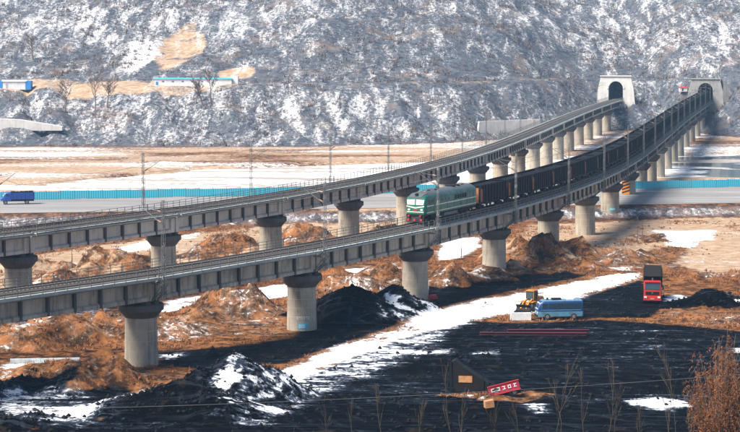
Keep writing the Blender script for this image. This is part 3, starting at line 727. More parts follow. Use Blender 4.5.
# ------------------------------------------------------------------ tunnel portals
def portal(label, tr, s, wing, W=7.0, Hh=9.6, mat='portal'):
    p = tr.at(s); t = thing('tunnel_portal', label, 'tunnel portal', (p.x, p.y, p.z), tr.rz(s))   # local +x goes into the hill
    n = 20
    arch = [(-2.9, -4.4), (-2.9, 3.9)] + [(-2.9*math.cos(math.pi*k/n), 3.9+3.1*math.sin(math.pi*k/n)) for k in range(1, n)] + [(2.9, 3.9), (2.9, -4.4)]
    outer = [(-W-2.0, -4.4), (-W-1.2, 3.9)] + [(-(W-.1)*(1-2*k/n), Hh) for k in range(1, n)] + [(W+1.2, 3.9), (W+2.0, -4.4)]
    outer[2] = (-W, Hh); outer[-3] = (W, Hh)
    m = MB(); k = len(arch)
    vs = [(x, a, b) for x in (0, 1.6) for a, b in arch] + [(x, a, b) for x in (0, 1.6) for a, b in outer]
    fs = []
    for i in range(k-1):
        fs += [(i, i+1, 2*k+i+1, 2*k+i), (k+i+1, k+i, 3*k+i, 3*k+i+1), (i+1, i, k+i, k+i+1), (2*k+i, 2*k+i+1, 3*k+i+1, 3*k+i)]
    m.add(vs, fs).build('headwall', M[mat], t)
    # arch ring
    ring = MB(); secs = []
    for i in range(n+1):
        a_ = math.pi*i/n; secs.append([(x, -(2.92+d)*math.cos(a_), 3.9+(3.1+d)*math.sin(a_)) for x, d in ((-.18, 0), (-.18, .65), (.05, .65), (.05, 0))])
    ring.loft(secs).build('arch_ring', M[mat], t)
    MB().box((.7, 0, Hh+.2), (2.3, 2*W+.6, .4)).build('coping', M[mat], t)
    li = MB(); sec = []
    inner = [(-2.88, -1.0), (-2.88, 3.9)] + [(-2.88*math.cos(math.pi*i/n), 3.9+3.08*math.sin(math.pi*i/n)) for i in range(1, n)] + [(2.88, 3.9), (2.88, -1.0)]
    out2 = [(-4.9, -3.0), (-4.9, 3.9)] + [(-4.9*math.cos(math.pi*i/n), 3.9+4.6*math.sin(math.pi*i/n)) for i in range(1, n)] + [(4.9, 3.9), (4.9, -3.0)]
    vs = [(x, a, b) for x in (1.5, 22) for a, b in inner] + [(x, a, b) for x in (1.5, 22) for a, b in out2]; fs = []
    for i in range(k-1): fs += [(i, i+1, k+i+1, k+i), (2*k+i, 3*k+i, 3*k+i+1, 2*k+i+1), (i, 2*k+i, 2*k+i+1, i+1)]
    fs.append(tuple(range(k, 2*k)))
    li.add(vs, fs).build('lining', M['lining'], t)
    MB().box((10, 0, -1.6), (24, 5.7, .9)).build('invert', M['deck'], t)
    MB().box((-.9, 0, -3.6), (2.2, 8.6, 3.0)).build('abutment', M[mat], t)
    for sg in (-1, 1):
        if wing & (1 if sg < 0 else 2):
            MB().add([(0, sg*6.9, -4), (0, sg*6.9, 7.6), (3, sg*14, 3.5), (3, sg*14, -4), (1, sg*6.9, -4), (1, sg*6.9, 7.6), (4, sg*14, 3.5), (4, sg*14, -4)],
                     [(0, 1, 2, 3), (7, 6, 5, 4), (1, 5, 6, 2), (0, 3, 7, 4), (0, 4, 5, 1), (2, 6, 7, 3)]).build('wing_wall', M[mat], t)
    return t
portal('pale concrete tunnel portal at the end of the farther viaduct', far, PORTAL['far'], 0, 6.0, 8.9)
portal('concrete tunnel portal that the coal train comes out of', near, PORTAL['near'], 1, 5.6, 8.5, 'portal_dark')

# ------------------------------------------------------------------ the train
def wheelset(parent, x, r, gauge=.72, w_=.13, n=16):
    for y in (-gauge, gauge):
        wh = MB().cyl((x, y-w_/2, r), (x, y+w_/2, r), r, n).build('wheel', M['rail_steel'], parent)
def bogie(parent, x, nax, pitch_, r, mat):
    b = MB(); L = pitch_*(nax-1)
    for y in (-1.02, 1.02):
        b.prism([(x-L/2-.5, r+.05), (x-L/2-.5, r+.3), (x-.5, r+.42), (x+.5, r+.42), (x+L/2+.5, r+.3), (x+L/2+.5, r+.05), (x+.6, r-.18), (x-.6, r-.18)], 'y', y-.09, y+.09)
        for k in range(nax): b.cyl((x-L/2+k*pitch_, y*1.0, r), (x-L/2+k*pitch_, y*1.16, r), .16, 8)
    b.box((x, 0, r+.28), (.7, 2.0, .3))
    bo = b.build('bogie', mat, parent)
    for k in range(nax): wheelset(bo, x-L/2+k*pitch_, r)
    return bo
def locomotive():
    t = thing('locomotive', 'green diesel locomotive with cream stripes heading the coal train', 'locomotive')   # local +x forward, z from rail top
    def sec(x, hw, zb, ze, zt, n=9):
        pts = [(x, -hw, zb), (x, -hw, ze)]
        for k in range(1, n): a_ = math.pi*k/n; pts.append((x, -hw*math.cos(a_)**1 if True else 0, ze+(zt-ze)*math.sin(a_)**.75))
        return pts+[(x, hw, ze), (x, hw, zb)]
    # body
    MB().loft([sec(-9.95, 1.42, 1.25, 3.35, 3.95), sec(-9.6, 1.6, 1.22, 3.55, 4.2), sec(8.7, 1.6, 1.22, 3.55, 4.2), sec(9.25, 1.58, 1.22, 3.5, 4.1), sec(9.75, 1.48, 1.25, 3.35, 3.85), sec(10.0, 1.34, 1.3, 2.45, 2.75)]).build('body', M['loco_green'], t, smooth_=True)
    MB().loft([[(x, -1.635, 3.42), (x, -1.50, 3.80), (x, -1.12, 4.16), (x, -.5, 4.42), (x, .5, 4.42), (x, 1.12, 4.16), (x, 1.50, 3.80), (x, 1.635, 3.42)] for x in (-9.5, 8.1)]).build('roof', M['loco_grey'], t, smooth_=True)
    MB().loft([[(8.1, -1.63, 3.5), (8.1, -1.1, 4.24), (8.1, 1.1, 4.24), (8.1, 1.63, 3.5)], [(9.2, -1.61, 3.46), (9.2, -1.05, 4.15), (9.2, 1.05, 4.15), (9.2, 1.61, 3.46)], [(9.82, -1.2, 3.42), (9.82, -.8, 3.78), (9.82, .8, 3.78), (9.82, 1.2, 3.42)]]).build('cab_roof', M['loco_grey'], t, smooth_=True)
    MB().cyl((9.3, 0, 4.1), (9.75, 0, 4.08), .2, 10).build('headlight', M['dark'], t)
    # windscreens lie on the sloping nose, between (9.75, 3.35) and (10.0, 2.45)
    for sg in (-1, 1):
        MB().add([(10.06, sg*.10, 2.66), (10.04, sg*1.25, 2.66), (9.93, sg*1.36, 3.36), (9.95, sg*.10, 3.42), (9.85, sg*.10, 2.58), (9.85, sg*1.22, 2.58), (9.66, sg*1.30, 3.32), (9.66, sg*.10, 3.36)],
                 [(0, 1, 2, 3), (7, 6, 5, 4), (0, 4, 5, 1), (1, 5, 6, 2), (2, 6, 7, 3), (3, 7, 4, 0)]).build('windscreen', M['glass_pale'], t)
        MB().box((10.03, sg*.98, 1.95), (.1, .34, .26)).build('lamp', M['lamp'], t)
        # chevron on the nose
        MB().add([(10.04, 0, 2.12), (10.04, 0, 2.30), (10.04, sg*1.36, 2.52), (10.04, sg*1.36, 2.36), (9.95, 0, 2.12), (9.95, 0, 2.30), (9.95, sg*1.36, 2.52), (9.95, sg*1.36, 2.36)],
                 [(0, 1, 2, 3), (7, 6, 5, 4), (0, 4, 5, 1), (1, 5, 6, 2), (2, 6, 7, 3), (3, 7, 4, 0)]).build('chevron', M['cream'], t)
        for z, h_ in ((2.42, .13), (1.50, .12)):
            MB().box((0, sg*1.605, z), (19.0, .03, h_)).build('stripe', M['cream'], t)
        for x, w_ in ((8.55, .75), (7.6, .5)): MB().box((x, sg*1.605, 2.98), (w_, .03, .62)).build('side_window', M['glass'], t)
        for k in range(5): MB().box((-5.2+k*.95, sg*1.605, 3.02), (.7, .03, .62)).build('grille', M['dark'], t)
        for k in range(4): MB().cyl((1.2+k*1.35, sg*1.59, 3.0), (1.2+k*1.35, sg*1.63, 3.0), .2, 12).build('porthole', M['glass'], t)
        MB().box((6.6, sg*1.607, 2.35), (.62, .03, 1.95)).build('door', M['loco_green'], t)
        for k in range(7): MB().box((-8.6+k*2.6, sg*1.612, 2.3), (.05, .02, 1.9)).build('panel_seam', M['loco_green'], t)
        MB().cyl((10.0, sg*.9, 1.1), (10.45, sg*.9, 1.1), .13, 10).build('buffer', M['red'], t)
        MB().box((7.9, sg*1.5, .78), (.5, .3, .75)).build('step', M['dark'], t)
    MB().box((10.02, 0, 1.62), (.08, 2.55, .12)).build('stripe', M['cream'], t)
    MB().box((10.06, 0, 1.86), (.06, .62, .20)).build('number_plate', M['red'], t)
    MB().box((0, 0, 1.12), (19.9, 2.9, .26)).build('underframe', M['dark'], t)
    MB().prism([(-1.3, .45), (-1.45, .95), (-1.3, 1.0), (1.3, 1.0), (1.45, .95), (1.3, .45)], 'x', -2.6, 2.6).build('fuel_tank', M['tank_grey'], t)
    MB().prism([(9.95, .25), (10.35, .22), (10.05, .95), (9.8, .95)], 'y', -1.35, 1.35).build('plough', M['dark'], t)
    for y in (-1.0, 0, 1.0): MB().box((10.28, y, .50), (.14, .34, .3)).build('snow_guard', M['red'], t)
    for x in (-4.9, -3.1): MB().cyl((x, 0, 4.38), (x, 0, 4.55), .72, 16).build('roof_fan', M['dark'], t)
    for x in (-6.9, 6.1): MB().box((x, 0, 4.47), (1.1, .8, .22)).build('roof_hatch', M['loco_grey'], t)
    MB().cyl((1.9, 0, 4.4), (1.9, 0, 4.72), .22, 10).build('exhaust', M['dark'], t)
    MB().box((3.6, 0, 4.48), (1.6, 1.1, .2)).build('roof_hatch', M['loco_grey'], t)
    for y in (-.45, .45): MB().cyl((7.3, y, 4.42), (7.9, y, 4.38), .07, 8).build('horn', M['cream'], t)
    for x in (-6.1, 6.1): bogie(t, x, 3, 1.8, .52, M['dark'])
    return t
lo = locomotive(); S_NOSE = 2*SPAN-.6; S_LO = S_NOSE+10.4
lo.location = near.at(S_LO); lo.rotation_euler = (0, 0, near.rz(S_LO)+math.pi)

WL = 13.4
def wagon(full):
    t = thing('coal_wagon', '', 'wagon')
    L, W, z0, z1 = 12.5, 1.55, 1.05, 3.95
    b = MB()
    b.box((0, 0, z0+.06), (L, 2*W, .12))
    for sg in (-1, 1):
        b.box((0, sg*(W-.04), (z0+z1)/2), (L, .08, z1-z0)); b.box((0, sg*W, z1-.06), (L+.1, .2, .16)); b.box((0, sg*W, z0+.1), (L+.1, .18, .22))
        b.box((sg*(L/2-.04), 0, (z0+z1)/2), (.08, 2*W-.18, z1-z0)); b.box((sg*L/2, 0, z1-.06), (.16, 2*W, .14))
    b.box((0, 0, .86), (L+.5, .5, .34))
    rb = MB().box((0, 0, 0), (.17, .14, z1-z0-.3))
    xs_ = [-L/2+.1+k*(L-.2)/9 for k in range(10)]
    if not full:
        for x in xs_:
            for sg in (-1, 1): b.box((x, sg*(W+.055), (z0+z1)/2), (.17, .13, z1-z0-.3))
        for sg in (-1, 1): bogie_dummy = b.box((sg*4.35, 0, .55), (2.6, 2.1, .7))
    bo = b.build('body', M['wagon'], t)
    if full:
        rme = rb.mesh('rib', M['wagon_rib'])
        for x in xs_:
            for sg in (-1, 1): obj('rib', rme, bo, (x, sg*(W+.055), (z0+z1)/2))
        for sg in (-1, 1):
            MB().box((L/2-.78, sg*(W+.02), 2.35), (.95, .07, 2.0)).build('rusty_door', M['rust'], t)
            MB().box((L/2+.03, sg*.75, 2.4), (.08, 1.3, 2.3)).build('end_panel', M['rust'], t)
            bogie(t, sg*4.35, 2, 1.75, .42, M['dark'])
            MB().box((sg*(L/2+.28), 0, .9), (.5, .3, .3)).build('coupler', M['dark'], t)
    else:
        MB().box((L/2-.78, -W-.02, 2.35), (.95, .07, 2.0)).build('rusty_door', M['rust'], t)
    m = MB(); nx, ny = 14, 5; rnd = random.Random(3)
    for j in range(ny+1):
        for i in range(nx+1):
            e_ = min(i, nx-i)/2; f_ = min(j, ny-j)/1.6
            m.v.append((-6.15+i*12.3/nx, -1.46+j*2.92/ny, 3.45+.42*min(1, e_)*min(1, f_)+rnd.uniform(-.06, .06)))
    m.f = [(j*(nx+1)+i, j*(nx+1)+i+1, (j+1)*(nx+1)+i+1, (j+1)*(nx+1)+i) for j in range(ny) for i in range(nx)]
    m.build('coal_load', M['coal'], t, smooth_=True)
    remember(t); return t
s_ = S_NOSE+20.9+.7; i = 0; wf = ws = None; NFULL = 14
while s_+WL/2 < PORTAL['near']+10:
    q = s_+WL/2-.3
    if i < NFULL:
        if wf is None: wf = o = wagon(True)
        else: o = copy_tree(wf)
    else:
        if ws is None: ws = o = wagon(False)
        else: o = copy_tree(ws)
    o.location = near.at(q); o.rotation_euler = (0, 0, near.rz(q)+math.pi)
    o['label'] = 'black coal wagon with rusty end door, %s behind the green locomotive' % ordinal(i)
    o['group'] = 'coal wagons in the train'
    s_ += WL; i += 1
NW = i

# ------------------------------------------------------------------ road vehicles
def road_wheel(parent, x, y, r, w_=.28):
    wh = MB().lathe([(r*.62, -w_/2), (r*.94, -w_/2), (r, -w_/2+.05), (r, w_/2-.05), (r*.94, w_/2), (r*.62, w_/2)], 18)
    R_ = Matrix.Rotation(math.pi/2, 3, 'X'); wh.v = [tuple(R_ @ Vector(p)+Vector((x, y, r))) for p in wh.v]
    o = wh.build('wheel', M['tyre'], parent, smooth_=True)
    MB().cyl((x, y-w_/2-.012, r), (x, y+w_/2+.012, r), r*.55, 14).build('rim', M['rim'], o)
    return o
def rbox(x0, x1, hw, z0, z1, c=.18, taper=.0):
    """body box with rounded long edges, for lofting along x"""
    return [(x, s1*(hw-cc)+0, 0) for x in ()]
def rsec(x, hw, z0, z1, c):
    return [(x, -hw, z0), (x, -hw, z1-c*1.6), (x, -hw+c*.35, z1-c*.55), (x, -hw+c, z1), (x, hw-c, z1), (x, hw-c*.35, z1-c*.55), (x, hw, z1-c*1.6), (x, hw, z0)]

# minibus
c = g(559, 319.5); t = thing('minibus', 'blue minibus with pale lower body parked on the coal yard', 'bus', (c[0], c[1], 0), R(187))
zg = zat(*c); t.location.z = zg+.08; t.scale = (.9,)*3
MB().loft([rsec(-3.4, 1.02, .95, 2.72, .2), rsec(-3.3, 1.08, .95, 2.8, .22), rsec(2.4, 1.08, .95, 2.8, .22), rsec(3.0, 1.06, .95, 2.62, .25), rsec(3.38, .98, .95, 1.75, .2)]).build('body', M['bus_blue'], t, smooth_=True)
MB().loft([[(x, -h_, .46), (x, -h_, 1.2), (x, h_, 1.2), (x, h_, .46)] for x, h_ in ((-3.45, 1.0), (-3.3, 1.1), (2.9, 1.1), (3.42, 1.0))]).build('skirt', M['bus_pale'], t)
MB().loft([rsec(-3.25, .98, 2.7, 2.86, .14), rsec(2.3, .98, 2.7, 2.86, .14), rsec(2.75, .9, 2.6, 2.74, .1)]).build('roof', M['bus_pale'], t)
MB().add([(3.42, -.88, 1.55), (3.42, .88, 1.55), (3.06, .92, 2.50), (3.06, -.92, 2.50), (3.3, -.88, 1.5), (3.3, .88, 1.5), (2.95, .92, 2.50), (2.95, -.92, 2.50)],
         [(0, 1, 2, 3), (7, 6, 5, 4), (0, 4, 5, 1), (1, 5, 6, 2), (2, 6, 7, 3), (3, 7, 4, 0)]).build('windscreen', M['glass_pale'], t)
for sg in (-1, 1):
    for k, (x, w_) in enumerate(((2.35, .8), (1.2, 1.2), (-.1, 1.2), (-1.4, 1.2), (-2.62, 1.0))):
        wo = MB().box((x, sg*1.075, 2.02), (w_, .05, .78)).build('window', M['glass'], t)
        MB().box((x, sg*1.108, 2.02), (.04, .02, .78)).build('frame', M['bus_blue'], wo)
    MB().box((0, sg*1.10, 1.42), (6.2, .03, .1)).build('stripe', M['bus_pale'], t)
    MB().box((3.40, sg*.72, 1.05), (.08, .34, .2)).build('headlight', M['lamp'], t)
    MB().bar((3.2, sg*1.0, 2.2), (3.45, sg*1.22, 2.1), .05).box((3.45, sg*1.24, 1.95), (.06, .16, .3)).build('mirror', M['dark'], t)
    for x in (2.0, -2.0): road_wheel(t, x, sg*1.0, .46, .26)
MB().box((3.46, 0, .55), (.12, 2.0, .25)).build('bumper', M['dark'], t)
MB().box((.5, .1, 2.98), (1.4, .9, .24)).build('roof_rack', M['dark'], t)
MB().cyl((1.8, 0, 2.8), (1.8, 0, 3.15), .16, 8).build('roof_vent', M['dark'], t)
MB().box((-1.6, 0, 2.93), (1.0, .8, .16)).build('roof_vent', M['white'], t)

# wheel loader
c = g(532, 311); t = thing('wheel_loader', 'yellow wheel loader standing behind the blue minibus', 'loader', (c[0], c[1], zat(*c)), R(238)); t.scale = (.82,)*3
MB().loft([rsec(-3.1, .75, 1.0, 1.95, .25), rsec(-2.7, .85, .95, 2.2, .25), rsec(-.5, .85, .95, 2.3, .2), rsec(-.4, .7, .95, 2.2, .2)]).build('engine_hood', M['yellow'], t, smooth_=True)
MB().box((.5, 0, 1.15), (2.6, .9, .7)).build('front_frame', M['yellow'], t)
cb = MB().loft([rsec(-.45, .72, 1.7, 3.3, .12), rsec(.75, .72, 1.7, 3.3, .12)]).build('cab', M['glass'], t)
for x in (-.45, .15, .77):
    for sg in (-1, 1): MB().box((x, sg*.735, 2.45), (.1, .06, 1.6)).build('pillar', M['yellow'], cb)
MB().box((.15, 0, 3.36), (1.5, 1.6, .14)).build('roof', M['yellow'], t)
for sg in (-1, 1):
    MB().box((-1.75, sg*1.05, 1.62), (1.9, .5, .12)).build('mudguard', M['yellow'], t)
    MB().box((1.45, sg*1.05, 1.62), (1.4, .5, .12)).build('mudguard', M['yellow'], t)
    MB().bar((.9, sg*.5, 1.9), (2.3, sg*.5, 1.35), .22, .3).bar((2.2, sg*.5, 1.4), (3.1, sg*.5, .55), .22, .3).build('lift_arm', M['yellow'], t)
    MB().bar((.9, sg*.5, 1.3), (2.2, sg*.5, 1.25), .12).build('hydraulic_ram', M['steel'], t)
    for x in (-1.6, 1.5): road_wheel(t, x, sg*1.02, .72, .5)
MB().prism([(2.95, .1), (4.1, .05), (4.15, .12), (3.25, .35), (3.05, .8), (3.3, 1.25), (3.2, 1.3), (2.9, .9)], 'y', -1.35, 1.35).build('bucket', M['dark'], t)
MB().cyl((-1.5, .3, 2.2), (-1.5, .3, 3.0), .06, 8).build('exhaust', M['dark'], t)

# red tipper truck facing the camera
c = g(652.5, 300); t = thing('tipper_truck', 'red tipper truck with raised dark bed facing the camera', 'truck', (c[0], c[1], zat(*c)), R(-99))
cab = MB().loft([rsec(1.5, 1.22, .95, 3.05, .14), rsec(2.9, 1.22, .95, 3.05, .16), rsec(3.25, 1.2, .95, 2.9, .18), rsec(3.42, 1.18, .95, 2.0, .1)]).build('cab', M['red'], t, smooth_=True)
MB().add([(3.47, -1.05, 1.98), (3.47, 1.05, 1.98), (3.29, 1.05, 2.80), (3.29, -1.05, 2.80), (3.35, -1.05, 1.95), (3.35, 1.05, 1.95), (3.15, 1.05, 2.8), (3.15, -1.05, 2.8)],
         [(0, 1, 2, 3), (7, 6, 5, 4), (0, 4, 5, 1), (1, 5, 6, 2), (2, 6, 7, 3), (3, 7, 4, 0)]).build('windscreen', M['glass'], t)
MB().box((3.46, 0, 1.45), (.1, 1.9, .42)).build('grille', M['dark'], t)
MB().box((3.52, 0, 1.5), (.05, .22, .16)).build('badge', M['steel'], t)
MB().prism([(3.2, .42), (3.6, .42), (3.62, .95), (3.2, 1.0)], 'y', -1.24, 1.24).build('bumper', M['red'], t)
MB().box((3.62, 0, .68), (.05, .6, .2)).build('number_plate', M['ochre_panel'], t)
MB().box((3.3, 0, 3.05), (.3, 2.3, .1)).build('sun_visor', M['red'], t)
for sg in (-1, 1):
    MB().box((3.6, sg*.95, .9), (.1, .36, .22)).build('headlight', M['lamp'], t)
    MB().box((2.35, sg*1.215, 2.35), (.8, .04, .75)).build('side_window', M['glass'], t)
    MB().bar((3.2, sg*1.2, 2.7), (3.4, sg*1.5, 2.6), .05).box((3.4, sg*1.5, 2.25), (.08, .2, .65)).build('mirror', M['dark'], t)
    for x in (2.4, -1.9, -3.25): road_wheel(t, x, sg*1.02, .53, .42)
MB().box((-.8, 0, .95), (7.0, .9, .3)).build('chassis', M['dark'], t)
bed = MB(); RB = Matrix.Rotation(R(-24), 4, 'Y'); T0 = Matrix.Translation((-3.9, 0, 1.35))
for cc, dd in (((2.7, 0, .05), (5.4, 2.45, .1)), ((2.7, -1.2, .75), (5.4, .08, 1.5)), ((2.7, 1.2, .75), (5.4, .08, 1.5)), ((5.38, 0, .85), (.1, 2.48, 1.7)), ((.02, 0, .75), (.08, 2.4, 1.4))): bed.box(cc, dd)
for k in range(6):
    for sg in (-1, 1): bed.box((.4+k*.95, sg*1.28, .7), (.12, .1, 1.4))
bed.v = [tuple(T0 @ RB @ Vector(p)) for p in bed.v]; bed.build('tipper_bed', M['dark'], t)
MB().cyl((.6, 0, 1.1), (.95, 0, 3.3), .12, 8).build('hydraulic_ram', M['steel'], t)

# blue lorry on the road
c = g(18, 204, 2.53); t = thing('lorry', 'small blue open lorry driving along the road beside the cyan hoarding', 'truck', (c[0], c[1], 2.535), R(180)+math.atan(ROAD_B[1]))
MB().loft([rsec(1.5, 1.02, .75, 2.55, .2), rsec(2.5, 1.02, .75, 2.55, .22), rsec(2.85, 1.0, .75, 2.2, .25), rsec(3.0, .98, .75, 1.6, .1), rsec(3.55, .85, .75, 1.4, .2)]).build('cab', M['truck_blue'], t, smooth_=True)
MB().add([(3.02, -.85, 1.68), (3.02, .85, 1.68), (2.78, .88, 2.32), (2.78, -.88, 2.32), (2.9, -.85, 1.65), (2.9, .85, 1.65), (2.65, .88, 2.32), (2.65, -.88, 2.32)],
         [(0, 1, 2, 3), (7, 6, 5, 4), (0, 4, 5, 1), (1, 5, 6, 2), (2, 6, 7, 3), (3, 7, 4, 0)]).build('windscreen', M['glass_pale'], t)
for sg in (-1, 1):
    MB().box((-.95, sg*1.08, 1.75), (4.7, .08, 1.45)).build('side_board', M['truck_blue'], t)
    for k in range(6): MB().box((-3.1+k*.86, sg*1.14, 1.75), (.09, .06, 1.45)).build('board_rib', M['truck_blue'], t)
    MB().box((2.2, sg*1.02, 1.98), (.7, .04, .5)).build('side_window', M['glass'], t)
    MB().box((3.52, sg*.65, 1.05), (.06, .25, .2)).build('headlight', M['lamp'], t)
    for x in (2.6, -1.8): road_wheel(t, x, sg*.92, .45, .3)
for x in (-3.3, 1.4): MB().box((x, 0, 1.75), (.08, 2.08, 1.45)).build('end_board', M['truck_blue'], t)
MB().box((-.95, 0, 1.0), (4.7, 2.08, .12)).build('bed_floor', M['dark'], t)
m = MB()
for k in range(5): m.box((-2.7+k*.92, random.uniform(-.1, .1), 2.0), (.82, 1.7, 1.15+random.uniform(0, .3)))
m.build('cargo', M['dark'], t)
MB().box((-.2, 0, .72), (6.2, .8, .22)).build('chassis', M['dark'], t)

# ------------------------------------------------------------------ things lying about the yard
def at_px(px, py): c = g(px, py); return (c[0], c[1], zat(*c))
t = thing('concrete_trough', 'low white trough lying left of the blue minibus', 'trough', at_px(521, 321.5), R(4))
m = MB().box((0, 0, .5), (2.7, .12, .95)).box((0, .8, .5), (2.7, .12, .95)).box((-1.3, .4, .5), (.12, .7, .95)).box((1.3, .4, .5), (.12, .7, .95)).box((0, .4, .1), (2.5, .7, .14))
m.build('trough_shell', M['white'], t)
for x in (-.9, .9): MB().box((x, .4, .02), (.2, 1.0, .1)).build('foot', M['deck'], t)
for k, (px, py, L_, lab) in enumerate(((533, 335.5, 13.5, 'long rust-red steel beam lying on the coal yard before the minibus'), (548, 332.5, 10.5, 'shorter rust-red steel beam lying behind the long one'))):
    c = at_px(px, py); b = tag(MB().box((0, 0, .34), (L_, .5, .07)).box((0, 0, .05), (L_, .5, .07)).box((0, 0, .19), (L_, .1, .24)).build('steel_beam', M['maroon'], None, c, R(-2+2*k)), lab, 'beam', 'steel beams on the yard')
# loading hopper: dark wedge with a sloping roof
c = at_px(468, 391); t = thing('coal_hopper', 'dark wedge-shaped steel coal hopper with a small ochre panel', 'hopper', c, R(-8))
MB().prism([(-1.3, .0), (-1.6, 1.2), (-1.75, 3.2), (-1.3, 3.4), (-.6, 2.75), (2.3, .95), (2.1, .0)], 'y', -.9, .9).build('housing', M['dark'], t)
MB().box((-.2, -.93, 1.4), (1.45, .06, .7)).build('panel', M['ochre_panel'], t)
for x in (-1.75, 1.7): MB().box((x, -.95, 1.0 if x > 0 else 1.65), (.14, .1, 2.0 if x > 0 else 3.3)).build('stiffener', M['dark'], t)
c = at_px(506, 399); t = thing('truck_body', 'crimson tipped truck body panel with white lettering beside the dark hopper', 'truck body', (c[0], c[1], c[2]), R(3))
tl = Matrix.Rotation(R(-14), 4, 'Y') @ Matrix.Rotation(R(-10), 4, 'X')
def tilt(m): m.v = [tuple(tl @ Vector(p)) for p in m.v]; return m
tilt(MB().box((0, .5, .85), (3.3, .9, 1.0))).build('side', M['magenta'], t)
tilt(MB().box((0, .02, 1.32), (3.4, .1, .1)).box((0, .02, .36), (3.4, .1, .1))).build('rim', M['red'], t)
for k in range(5):
    x = -1.2+k*.6
    mm = MB().box((x, .03, 1.0), (.34, .04, .07)).box((x, .03, .72), (.34, .04, .07)).box((x-.14+.1*(k % 3), .03, .86), (.07, .04, .3))
    if k % 2: mm.box((x+.12, .03, .86), (.06, .04, .3))
    tilt(mm).build('lettering', M['white'], t)
tilt(MB().box((.2, .55, .15), (2.9, .7, .5))).build('underframe', M['dark'], t)
for x in (-1.0, .9): road_wheel(t, x, .3, .4, .3)
c = at_px(489, 408); tag(MB().prism([(-.45, 0), (-.5, .7), (.4, .85), (.5, .1)], 'y', -.4, .4).build('crate', M['ochre_panel'], None, c, R(10)), 'battered orange-brown crate in front of the crimson truck body', 'crate')
# slabs leaning on the second coal heap by the third pier
c = g(417, 293); b = MB().box((0, 0, 1.3), (2.6, .3, 3.0), Matrix.Rotation(R(-38), 3, 'X') @ Matrix.Rotation(R(20), 3, 'Y'))
tag(b.build('concrete_slab', M['board'], None, (c[0]+.4, c[1]-2.0, zat(c[0]+.4, c[1]-2.0)-.2), R(25)), 'pale concrete slab leaning at the foot of the pier left of the loader', 'slab')
c = at_px(432, 299); tag(MB().box((0, 0, .2), (1.5, .8, .45), Matrix.Rotation(R(12), 3, 'Y')).box((.2, .1, .45), (.9, .6, .25)).build('scrap', M['red'], None, c, R(20)), 'small red scrap lying by the foot of the leaning slab', 'scrap')
# concrete beam and slabs at left
c = at_px(45, 362); tag(MB().prism([(-.35, 0), (-.3, .45), (.3, .45), (.35, 0)], 'x', -4.0, 4.0).build('concrete_beam', M['board'], None, c, R(6)), 'pale concrete beam lying among the spoil heaps at the left', 'beam')
# bare poles
for px, py, h_, lab in ((637, 243, 4.8, 'taller of two dark poles beside the snow patch right of the viaduct'), (642, 242, 3.6, 'shorter of two dark poles beside the snow patch right of the viaduct'),
                        (461, 259, 3.0, 'thin grey pole on the snow under the nearer viaduct'), (72, 276, 3.0, 'thin dark pole on the spoil heap between the viaducts at the left')):
    c = at_px(px, py); m = MB().tube([(0, 0, -.3), (.05, 0, h_*.5), (.02, 0, h_)], [.09, .08, .06], 6)
    tag(m.build('pole', M['bark'], None, c), lab, 'pole', 'bare poles')

# ------------------------------------------------------------------ buildings on the terrace
h = hit(193, 87); t = thing('site_building', 'long low white building on the terrace below the hillside', 'building', (h.x, h.y+3, h.z-.4), 0)
Lb = 77/FPX*h.y
MB().box((0, 0, 1.7), (Lb, 5, 3.4)).build('wall', M['white'], t)
MB().prism([(-2.9, 3.35), (0, 3.75), (2.9, 3.35)], 'x', -Lb/2-.3, Lb/2+.3).build('roof', M['cyan'], t)
for k in range(5): wo = MB().box((-Lb/2+3.2+k*3.6, -2.51, 2.4), (.8, .08, .5)).build('window', M['tank_grey'], t)
MB().box((-Lb/2+.9, -2.52, 1.3), (.9, .08, 2.0)).build('door', M['blue_wall'], t)
MB().box((Lb/2+1.2, .2, 2.2), (2.2, 4, 4.4)).build('end_bay', M['white'], t)
h = hit(14, 89); t = thing('site_cabin', 'white prefabricated cabin with bright blue ends at the left edge', 'building', (h.x, h.y+2, h.z-.3), 0)
MB().box((0, 0, 1.5), (9, 4, 3.0)).build('wall', M['white'], t)
for sg in (-1, 1): MB().box((sg*5.2, 0, 1.6), (2.0, 4.2, 3.2)).build('end_bay', M['blue_wall'], t)
MB().prism([(-2.4, 3.0), (0, 3.5), (2.4, 3.0)], 'x', -4.6, 4.6).build('roof', M['white'], t)
MB().box((-2.6, -2.01, 1.25), (.9, .06, 2.0)).build('door', M['board'], t)
h = hit(683, 98); t = thing('hut', 'small red-roofed white hut on the bench left of the train tunnel', 'hut', (h.x, h.y, h.z-.2), R(10)); t.scale = (.55,)*3
MB().box((0, 0, 1.2), (5.5, 3, 2.6)).build('wall', M['white'], t); MB().prism([(-1.8, 2.5), (0, 3.3), (1.8, 2.5)], 'x', -3, 3).build('roof', M['red'], t)
MB().box((-.8, -1.52, 1.3), (.9, .06, 1.9)).build('door', M['dark'], t)
c = g(509, 137.5); zg = zat(*c)
tag(MB().prism([(-13, -.6), (-12.4, 4.6), (12.4, 5.0), (13, -.6)], 'y', -.6, .6).build('retaining_wall', M['portal'], None, (c[0], c[1], zg), R(24)), 'pale concrete retaining wall at the foot of the bluff behind the farther viaduct', 'wall')
p = hit(25, 127)
tag(MB().prism([(-18, -1.2), (-18, 3.2), (-2, 2.6), (13, .2), (13, -1.2)], 'y', -1.2, 2.5).build('retaining_wall', M['portal'], None, (p.x, p.y, p.z)), 'pale tapering concrete wall across the bluff at the left edge', 'wall')
